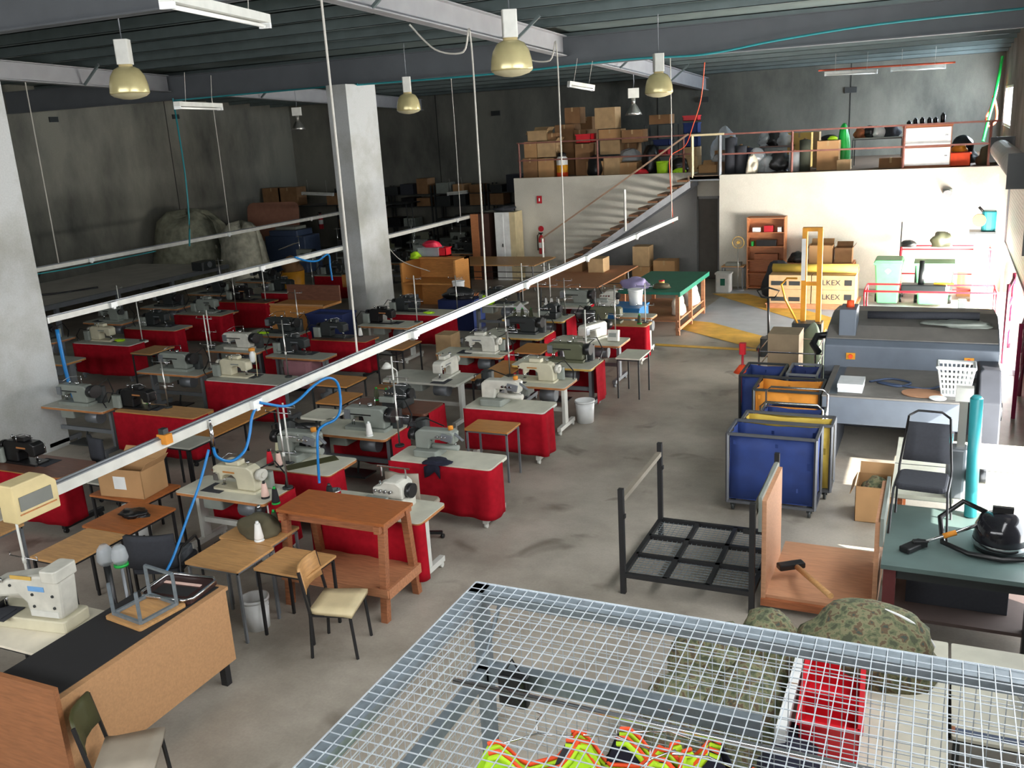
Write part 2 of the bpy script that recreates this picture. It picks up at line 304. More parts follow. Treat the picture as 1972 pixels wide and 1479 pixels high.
# roller doors: slatted curtain, bottom rail, drum
def roller(n, y0, y1, zb, zt, zd):
    d = MB(); k = int((zt - zb) / .075)
    for i in range(k):
        z = zb + .06 + i * .075; d.yz([(y0, 0)] * 0 or [(y0, z), (y1, z), (y1, z + .07), (y0, z + .07)], XR - .02, XR - .005)
    o = struct('door_%d' % n, d, mat('curtain_slats', (150, 146, 142), .5, .2))
    bt = MB().box(XR - .05, y0, zb, XR + .0, y1, zb + .07); bt.build('bottom_rail', 'steelg', o)
    dr = MB().cyl((XR - .28, y0 + .1, zd), (XR - .28, y1 - .1, zd), .22, n=18); dr.build('drum', mat('curtain_drum', (176, 170, 164), .5, .2), o)
    br = MB().box(XR - .5, y0 - .02, zd - .28, XR, y0 + .03, zd + .28).box(XR - .5, y1 - .03, zd - .28, XR, y1 + .02, zd + .28); br.build('bracket', 'mdark', o)
    g = MB().box(XR - .06, y0 - .06, 0, XR, y0, zt).box(XR - .06, y1, 0, XR, y1 + .06, zt); g.build('guide', 'steelg', o)
roller(2, 17.25, 24.6, 1.15, 3.1, 3.32); roller(3, 8, 12.8, 1.75, 2.6, 2.9)
o = struct('window_1', MB().box(XR + .09, 27.1, 3.7, XR + .1, 31, 4.75), mat('window_glass', (235, 240, 245), .05, alpha=.25))
MB().box(XR + .02, 27.1, 3.7, XR + .08, 27.16, 4.75).box(XR + .02, 30.94, 3.7, XR + .08, 31, 4.75).box(XR + .02, 27.1, 3.7, XR + .08, 31, 3.76).box(XR + .02, 27.1, 4.69, XR + .08, 31, 4.75).box(XR + .02, 29, 3.7, XR + .08, 29.06, 4.75).build('window_frame', 'steelw', o)
fr_ = mat('glowing_fill_panel', (225, 230, 235), .5, emit=2.0)  # opaque glowing panels, added out of view to brighten the hall and stop sun
for i_, (a0, a1) in enumerate(((1.9, 6.6), (6.7, 11.3), (11.4, 16.1))): struct('window_%d' % (i_ + 2), MB().box(XR + .1, a0, 3.9, XR + .12, a1, 5.5), fr_)
trim(MB().box(XR + .05, 6.6, 3.9, XR + .15, 6.7, 5.5).box(XR + .05, 11.3, 3.9, XR + .15, 11.4, 5.5), m_under)
# panel joints and brackets on the walls
f = MB()
for y in (13.2, 25.2): f.box(XL, y, 0, XL + .008, y + .03, 6.6)
for x in (-17.5, -9.0, -2.85): f.box(x, YF - .008, 0, x + .03, YF, 6.3)
trim(f, mat('joint_sealant', (40, 40, 38), .9))
f = MB()
for y in (17.2, 20.5, 25.5): f.box(XL, y, 5.35, XL + .05, y + .3, 5.5)
for x in (-15.2, -7.6, -3.0): f.box(x, YF - .05, 4.85, x + .35, YF, 5.02)
trim(f, 'mdark')
# painted lane markings on the floor near the mezzanine
def poly(pts, z, m, name=None):
    f = MB(); n = len(pts); f.add([(p[0], p[1], z) for p in pts] + [(p[0], p[1], z - .004) for p in pts], [tuple(range(n)), tuple(range(n, 2 * n))[::-1]] + [(i, (i + 1) % n, n + (i + 1) % n, n + i) for i in range(n)])
    return trim(f, m)
def P(*pp): return [at(*p) for p in pp]
poly([(-4.95, 24.3), (-4.0, 24.3), (1.3, 21.9), (1.3, 17.0), (-2.4, 17.9), (-5.15, 19.5)][::-1], .004, m_paint2)
poly(P((1372, 566), (1440, 566), (1700, 640), (1700, 668)), .008, m_paint)
poly(P((1325, 617), (1372, 622), (1560, 672), (1545, 688), (1440, 668), (1310, 634)), .008, m_paint)
poly(P((1262, 662), (1262, 666), (1480, 678), (1480, 674)), .008, m_paint)
# ================================================================ reusable things
def sewing_table(x0, y0, x1, y1, top, edge, leg, label, z=.75, curtain=None, clabel=None, wrap=.3, rounded=.05, motor=True, legk='T', cb=.14):
    w, d = x1 - x0, y1 - y0
    t = thing('sewing_table', label, 'table', ((x0 + x1) / 2, (y0 + y1) / 2, 0), 0, None)
    a, b = w / 2, d / 2
    MB().rbox(-a, -b, z - .006, a, b, z, rounded).build('tabletop', top, t)
    MB().rbox(-a, -b, z - .036, a, b, z - .006, rounded).build('edge_band', edge, t)
    for s in (-1, 1):
        x = s * (a - .12); f = MB()
        f.box(x - .025, -.06, .12, x + .025, .06, z - .036).box(x - .03, -b + .02, .06, x + .03, b + .04, .12).box(x - .03, -b + .1, z - .075, x + .03, b - .06, z - .036)
        f.cyl((x - .02, -b + .05, .03), (x + .02, -b + .05, .03), .03, n=10).cyl((x - .02, b, .03), (x + .02, b, .03), .03, n=10)
        f.build('leg', leg, t)
    MB().box(-a + .12, -.02, .3, a - .12, .02, .36).build('crossbar', leg, t)
    MB().box(-.22, -.2, .13, .2, .08, .15).bar((0, -.06, .14), (0, 0, .34), .02).build('treadle', 'mdark', t)
    if motor:
        MB().cyl((.1, 0, z - .2), (.34, 0, z - .2), .1, n=14).box(.12, -.05, z - .12, .3, .05, z - .036).build('motor', 'steelg', t)
        MB().rbox(-.34, -.16, z - .2, -.06, .12, z - .04, .03).build('control_box', 'mgrey', t)
    if curtain:
        red_curtain(x0, y0, x1, y1, z, curtain, clabel, wrap, cb)
    return t
def red_curtain(x0, y0, x1, y1, z, side, label, wrap=.3, cb=.14):
    yy, dirn = (y0 - .014, 1) if side == 'front' else (y1 + .014, -1)
    xe = x1 + .014; path = []; n = int((xe - x0) / .03)
    for i in range(n + 1): path.append((x0 + (xe - .05 - x0) * i / n, yy, 0, -dirn))
    for k in range(1, 4):
        a = math.pi / 2 * k / 4; path.append((xe - .05 + .05 * math.sin(a), yy + dirn * (.05 - .05 * math.cos(a)), math.sin(a), -dirn * math.cos(a)))
    n2 = max(2, int(wrap / .03))
    for i in range(n2 + 1): path.append((xe, yy + dirn * (.05 + (wrap - .05) * i / n2), 1, 0))
    ph = (x0 * 7 + y0 * 3) % 6; rows = []
    for j in range(9):
        t = j / 8; zz = z - .012 - (z - .012 - cb) * t; row = []
        for i, (px, py, nx, ny) in enumerate(path):
            o = (.002 + .016 * t) * (1 + math.sin(i * .55 + ph + .6 * math.sin(i * .13)) ) * (.6 + .4 * math.sin(i * .11 + ph))
            row.append((px + nx * o, py + ny * o, zz - (.02 * math.sin(i * .07 + ph) * t)))
        rows.append(row)
    f = MB().sheet(rows, .003); o = f.build('red_curtain', 'red'); tag(o, label, 'curtain', 'red cloth skirts around the sewing tables')
    return o
def flat_machine(body, accent='steelg', big=1.0, wheel='mwhite'):
    def b():
        t = thing('sewing_machine', '', 'sewing machine')
        MB().rbox(-.26, -.09, 0, .26, .09, .03, .02).build('bed', body, t)
        f = MB().xz([(.03, .03), (.25, .03), (.25, .2), (.22, .29), (.17, .32), (-.2, .31), (-.25, .28), (-.25, .14), (-.23, .12), (-.15, .12), (-.14, .17), (-.09, .2), (-.02, .2), (.02, .16)], -.07, .07)
        o = f.build('arm', body, t, .018)
        MB().xz([(-.12, .225), (.02, .225), (.02, .245), (-.12, .245)], -.0745, .0745).build('badge_strip', accent, o)
        MB().cyl((.26, 0, .22), (.31, 0, .22), .068, n=18).cyl((.31, 0, .22), (.325, 0, .22), .035, n=12).build('handwheel', wheel, t)
        MB().cyl((-.195, 0, .035), (-.195, 0, .13), .006, n=6).cyl((-.175, 0, .04), (-.175, 0, .14), .007, n=6).box(-.21, -.02, .032, -.17, .015, .04).build('needle_bar', 'chrome', t)
        MB().rbox(-.1, -.05, .318, .07, .05, .375, .015).build('control_panel', body, t, .006)
        MB().cyl((-.21, -.07, .2), (-.21, -.095, .2), .022, n=10).cyl((-.235, -.07, .25), (-.235, -.085, .25), .012, n=8).build('tension_disc', 'chrome', t)
        MB().rbox(.2, .07, .02, .34, .13, .22, .03).build('belt_guard', 'mgrey', t, .01)
        MB().cyl((.14, 0, .32), (.14, 0, .38), .006, n=6).cyl((.14, 0, .345), (.14, 0, .37), .02, n=10).build('bobbin_winder', 'chrome', t)
        MB().box(-.36, -.16, .001, -.12, .06, .006).build('slide_plate', 'charcoal', t)
        MB().tube([(.2, .1, .24), (.3, .2, .3), (.42, .2, .14), (.44, .14, .01)], .009).build('cable', 'mblack', t)
        MB().cyl((-.02, .08, .31), (-.02, .08, .4), .005).tube([(-.02, .08, .4), (-.12, .04, .42), (-.18, 0, .36)], .004).build('thread_guide', 'chrome', t)
        MB().cbox((-.2, -.085, .17), .06, .02, .09).build('face_plate', 'chrome', t)
        return t
    return b
def heavy_machine(body, cover='molive'):
    def b():
        t = thing('sewing_machine', '', 'sewing machine')
        MB().rbox(-.3, -.1, 0, .3, .1, .05, .02).build('bed', body, t)
        MB().xz([(.0, .05), (.28, .05), (.3, .3), (.24, .36), (-.26, .36), (-.3, .32), (-.3, .15), (-.18, .15), (-.16, .22), (-.03, .22)], -.08, .08).build('arm', body, t, .02)
        MB().cyl((.3, 0, .25), (.4, 0, .25), .11, n=20).build('handwheel', 'mblack', t)
        MB().rbox(.16, .08, .0, .4, .2, .3, .04).build('belt_guard', 'mdark', t, .01)
        MB().cyl((-.24, 0, .05), (-.24, 0, .17), .008, n=6).cyl((-.21, 0, .05), (-.21, 0, .16), .008, n=6).build('needle_bar', 'chrome', t)
        MB().box(-.22, -.083, .24, .1, -.078, .26).build('badge_strip', 'mblack', t)
        MB().tube([(.3, .14, .3), (.42, .22, .42), (.52, .2, .2), (.5, .1, .02)], .01).build('cable', 'mblack', t)
        MB().cbox((-.24, -.09, .25), .08, .03, .14).build('face_plate', 'steelg', t)
        MB().cyl((.1, .04, .36), (.1, .04, .5), .006).tube([(.1, .04, .5), (-.1, .02, .48), (-.24, 0, .4)], .005).build('thread_guide', 'chrome', t)
        MB().cyl((-.1, 0, .36), (-.1, 0, .42), .01, n=6).cyl((.05, 0, .36), (.05, 0, .41), .03, n=10).build('bobbin_winder', 'chrome', t)
        return t
    return b
def overlock(body):
    def b():
        t = thing('overlock_machine', '', 'sewing machine')
        MB().rbox(-.16, -.13, 0, .16, .13, .12, .02).build('base', body, t, .01)
        MB().xz([(-.14, .12), (.15, .12), (.15, .25), (.1, .29), (-.02, .29), (-.06, .24), (-.14, .22)], -.09, .11).build('housing', body, t, .015)
        MB().box(-.17, -.17, .08, .04, -.12, .16).build('looper_cover', 'mgrey', t, .01)
        MB().cyl((.15, .02, .18), (.2, .02, .18), .07, n=16).build('handwheel', 'mblack', t)
        f = MB()
        for k in range(4): f.cyl((-.1 + k * .05, -.1, .2), (-.1 + k * .05, -.125, .2), .016, n=8)
        f.build('tension_disc', 'chrome', t)
        MB().bar((-.12, .05, .28), (-.12, .05, .38), .012).bar((-.16, .05, .38), (.16, .05, .38), .012).bar((.12, .05, .28), (.12, .05, .38), .012).build('thread_guide', 'chrome', t)
        MB().cyl((-.1, -.02, .12), (-.1, -.02, .26), .01, n=6).box(-.13, -.06, .121, -.05, 0, .13).build('presser_foot', 'chrome', t)
        return t
    return b
def cylinder_machine(body):
    def b():
        t = thing('cylinder_arm_machine', '', 'sewing machine')
        MB().rbox(-.2, -.14, 0, .1, .14, .1, .03).build('base', 'mgrey', t, .012)
        MB().xz([(-.2, .1), (-.02, .1), (-.0, .24), (.2, .25), (.24, .2), (.3, .2), (.31, .36), (.26, .39), (-.14, .38), (-.2, .32)], -.07, .07).build('arm', body, t, .02)
        MB().cyl((0, 0, .13), (.32, 0, .13), .04, n=14).build('cylinder_bed', body, t)
        MB().cyl((-.2, 0, .28), (-.28, 0, .28), .085, n=18).build('handwheel', 'mblack', t)
        MB().cyl((.27, 0, .16), (.27, 0, .22), .007, n=6).cyl((.29, 0, .16), (.29, 0, .2), .008, n=6).build('needle_bar', 'chrome', t)
        f = MB()
        for k in range(3): f.cyl((.1 + .05 * k, -.07, .3), (.1 + .05 * k, -.1, .3), .018, n=8)
        f.build('tension_disc', 'chrome', t)
        MB().rbox(-.26, .05, .04, -.12, .19, .46, .04).build('motor_cover', 'mdark', t, .01)
        MB().cbox((.22, -.075, .29), .14, .03, .1, 0, 0, .2).cyl((.3, -.03, .35), (.42, -.06, .27), .018).build('face_plate', 'steelg', t, .005)
        MB().lathe([(.001, 0), (.03, 0), (.03, .05), (.001, .06)], (.24, 0, .39)).build('knob', 'orangec', t)
        MB().tube([(-.3, 0, .2), (-.34, .05, .4), (-.1, .05, .5), (.15, .02, .42)], .008).build('cable', 'mblack', t)
        return t
    return b
MACH = dict(juki=flat_machine('mbeige', 'orange'), white=flat_machine('mwhite'), beige=flat_machine('mbeige', 'mgrey'), grey=flat_machine('mgrey', 'mblack', wheel='mdark'), dark=flat_machine('mdark', 'steelg', wheel='mblack'), black=flat_machine('mblack', 'edge', wheel='mblack'),
    hwhite=heavy_machine('mwhite'), holive=heavy_machine('molive'), hdark=heavy_machine('mdark'), hgrey=heavy_machine('mgrey'), over=overlock('mgrey'), overw=overlock('mwhite'), overd=overlock('mdark'), cyl=cylinder_machine('mwhite'), cylg=cylinder_machine('mgrey'))
def machine(kind, x, y, rz, label, z=.75, sc=1): return place('m_' + kind, MACH[kind], (x, y, z), math.radians(rz), label, None, (sc, sc, sc * (.82 if kind[:4] != 'over' else .9)))
def cone_b(thread, base):
    def b():
        t = thing('thread_cone', '', 'thread cone')
        MB().lathe([(.001, 0), (.045, 0), (.045, .012), (.02, .02), (.001, .02)], n=14).build('stand', base, t)
        MB().lathe([(.001, .02), (.04, .02), (.042, .03), (.024, .16), (.001, .16)], n=14).build('thread', thread, t)
        MB().lathe([(.001, .16), (.016, .16), (.013, .185), (.001, .185)], n=10).build('tip', base, t)
        return t
    return b
def cone(x, y, label, thread='thr', base='green', z=.75, group=None, sc=1): return place('cone_%s_%s' % (thread, base), cone_b(thread, base), (x, y, z), 0, label, group, sc)
def stand_b(col, hh, arm):
    def b():
        t = thing('thread_stand', '', 'thread stand')
        MB().cyl((0, 0, 0), (0, 0, .02), .06, n=12).build('base', 'mdark', t)
        MB().cyl((0, 0, .02), (0, 0, hh), .011, n=8).build('pole', col, t)
        f = MB()
        for z in ([hh * .45] if arm else []) + [hh * .93]: f = MB(); f.cyl((-.17, 0, z), (.17, 0, z), .006, n=6).tube([(-.17, 0, z), (-.17, .0, z + .03), (-.15, 0, z + .03)], .004, 5).tube([(.17, 0, z), (.17, .0, z + .03), (.15, 0, z + .03)], .004, 5); f.build('arm', 'chrome', t)
        MB().cyl((0, 0, hh * .4), (0, 0, hh * .4 + .05), .017, n=8).build('collar', 'steelw', t)
        return t
    return b
def stand(x, y, label, hh=.75, col='alu', z=.75, arm=True, rz=0): return place('st%s%.2f%d' % (col, hh, arm), stand_b(col, hh, arm), (x, y, z), math.radians(rz), label, 'thread stands on the sewing tables')
def side_table(x0, y0, x1, y1, z, top, leg, label, name='side_table', cat='table', lw=.024):
    t = thing(name, label, cat, ((x0 + x1) / 2, (y0 + y1) / 2, 0)); a, b = (x1 - x0) / 2, (y1 - y0) / 2
    MB().rbox(-a, -b, z - .022, a, b, z, .015).build('tabletop', top, t)
    MB().box(-a + .02, -b + .02, z - .05, a - .02, -b + .035, z - .022).box(-a + .02, b - .035, z - .05, a - .02, b - .02, z - .022).box(-a + .02, -b + .02, z - .05, -a + .035, b - .02, z - .022).box(a - .035, -b + .02, z - .05, a - .02, b - .02, z - .022).build('apron', leg, t)
    for sx in (-1, 1):
        for sy in (-1, 1):
            x, y = sx * (a - .03), sy * (b - .03); MB().box(x - lw / 2, y - lw / 2, 0, x + lw / 2, y + lw / 2, z - .05).build('leg', leg, t)
    return t
def bucket_b(m, r, h, handle=True):
    def b():
        t = thing('bucket', '', 'bucket')
        MB().lathe([(.001, 0), (r * .86, 0), (r, h), (r - .006, h), (r * .86 - .006, .008), (.001, .008)], n=24).build('body', m, t)
        MB().lathe([(r, h - .03), (r + .008, h - .03), (r + .008, h), (r, h)], n=24).build('rim', m, t)
        MB().tube([(math.cos(a) * (r + .01), math.sin(a) * .03, h - .04 - .12 * math.sin(a)) for a in [math.pi * k / 10 for k in range(11)]], .003, 5).build('handle', 'chrome', t)
        return t
    return b
def bucket(x, y, label, r=.14, h=.34, z=0, m='plast'): return place('bk%s%.2f%.2f' % (m, r, h), bucket_b(m, r, h), (x, y, z), .3, label)
def carton(x0, y0, z0, x1, y1, z1, label, m='card', op=False, rz=0, group=None, name='cardboard_box', tape=True, lab=False):
    cx, cy = (x0 + x1) / 2, (y0 + y1) / 2; t = thing(name, label, 'box', (cx, cy, z0), rz, group); a, b, h = (x1 - x0) / 2, (y1 - y0) / 2, z1 - z0
    if not op:
        MB().box(-a, -b, 0, a, b, h).build('body', m, t, .004)
        if tape: MB().box(-.025, -b - .001, h - .12, .025, b + .001, h + .001).build('tape', 'card2', t)
        MB().box(-a, -.004, h, a, .004, h + .002).build('flap_seam', 'cardd', t)
    else:
        f = MB().box(-a, -b, 0, a, b, .005).box(-a, -b, 0, -a + .006, b, h).box(a - .006, -b, 0, a, b, h).box(-a, -b, 0, a, -b + .006, h).box(-a, b - .006, 0, a, b, h); f.build('body', m, t)
        MB().cbox((-a - .035, 0, h - .05), .11, 2 * b - .02, .005, ry=-1.15).build('flap', m, t); MB().cbox((a + .04, 0, h + .04), .12, 2 * b - .02, .005, ry=-.9).build('flap', m, t)
        MB().cbox((0, b + .05, h + .05), 2 * a - .02, .14, .005, rx=.8).build('flap', m, t)
    if lab: MB().box(-a * .3, -b - .002, h * .3, a * .25, -b, h * .75).build('label_sheet', 'plast', t)
    return t
def wire_hose(name, pts, r, m, label, cat='hose', group=None, smooth=True):
    pts = [Vector(p) for p in pts]
    if smooth and len(pts) > 2:   # Catmull-Rom
        q = []
        P_ = [pts[0]] + pts + [pts[-1]]
        for i in range(1, len(P_) - 2):
            for k in range(6):
                t = k / 6; a, b, c, d = P_[i - 1], P_[i], P_[i + 1], P_[i + 2]
                q.append(.5 * ((2 * b) + (c - a) * t + (2 * a - 5 * b + 4 * c - d) * t * t + (3 * b - a - 3 * c + d) * t ** 3))
        q.append(pts[-1]); pts = q
    o = MB().tube(pts, r, 6).build(name, m); return tag(o, label, cat, group)
def lump(name, x, y, z, rx, ry, rz, m, label, cat='cloth', seed=1, amp=.18, group=None, rot=0):
    o = MB().blob((0, 0, 0), rx, ry, rz, seed, amp).build(name, m); o.location = (x, y, z); o.rotation_euler = (0, 0, rot); return tag(o, label, cat, group)
def office_chair_b(m):
    def b():
        t = thing('office_chair', '', 'chair')
        MB().rbox(-.22, -.22, .43, .22, .22, .49, .08).build('seat', m, t, .02)
        rows = [[(x * .2, .23 + .05 * (1 - abs(x)) , z) for x in (-1, -.5, 0, .5, 1)] for z in (.6, .72, .84, .92)]
        MB().sheet(rows, .05).build('backrest', m, t)
        MB().bar((0, .2, .42), (0, .27, .7), .035).build('back_post', 'black_p', t)
        MB().cyl((0, 0, .1), (0, 0, .43), .025, n=10).build('gas_post', 'black_p', t)
        f = MB()
        for k in range(5):
            a = 2 * math.pi * k / 5; f.bar((0, 0, .11), (.27 * math.cos(a), .27 * math.sin(a), .07), .035).cyl((.27 * math.cos(a) - .015, .27 * math.sin(a), .027), (.27 * math.cos(a) + .015, .27 * math.sin(a), .027), .027, n=8)
        f.build('star_base', 'black_p', t); return t
    return b
def office_chair(x, y, rz, label, m='charcoal'): return place('oc' + m, office_chair_b(m), (x, y, 0), math.radians(rz), label)
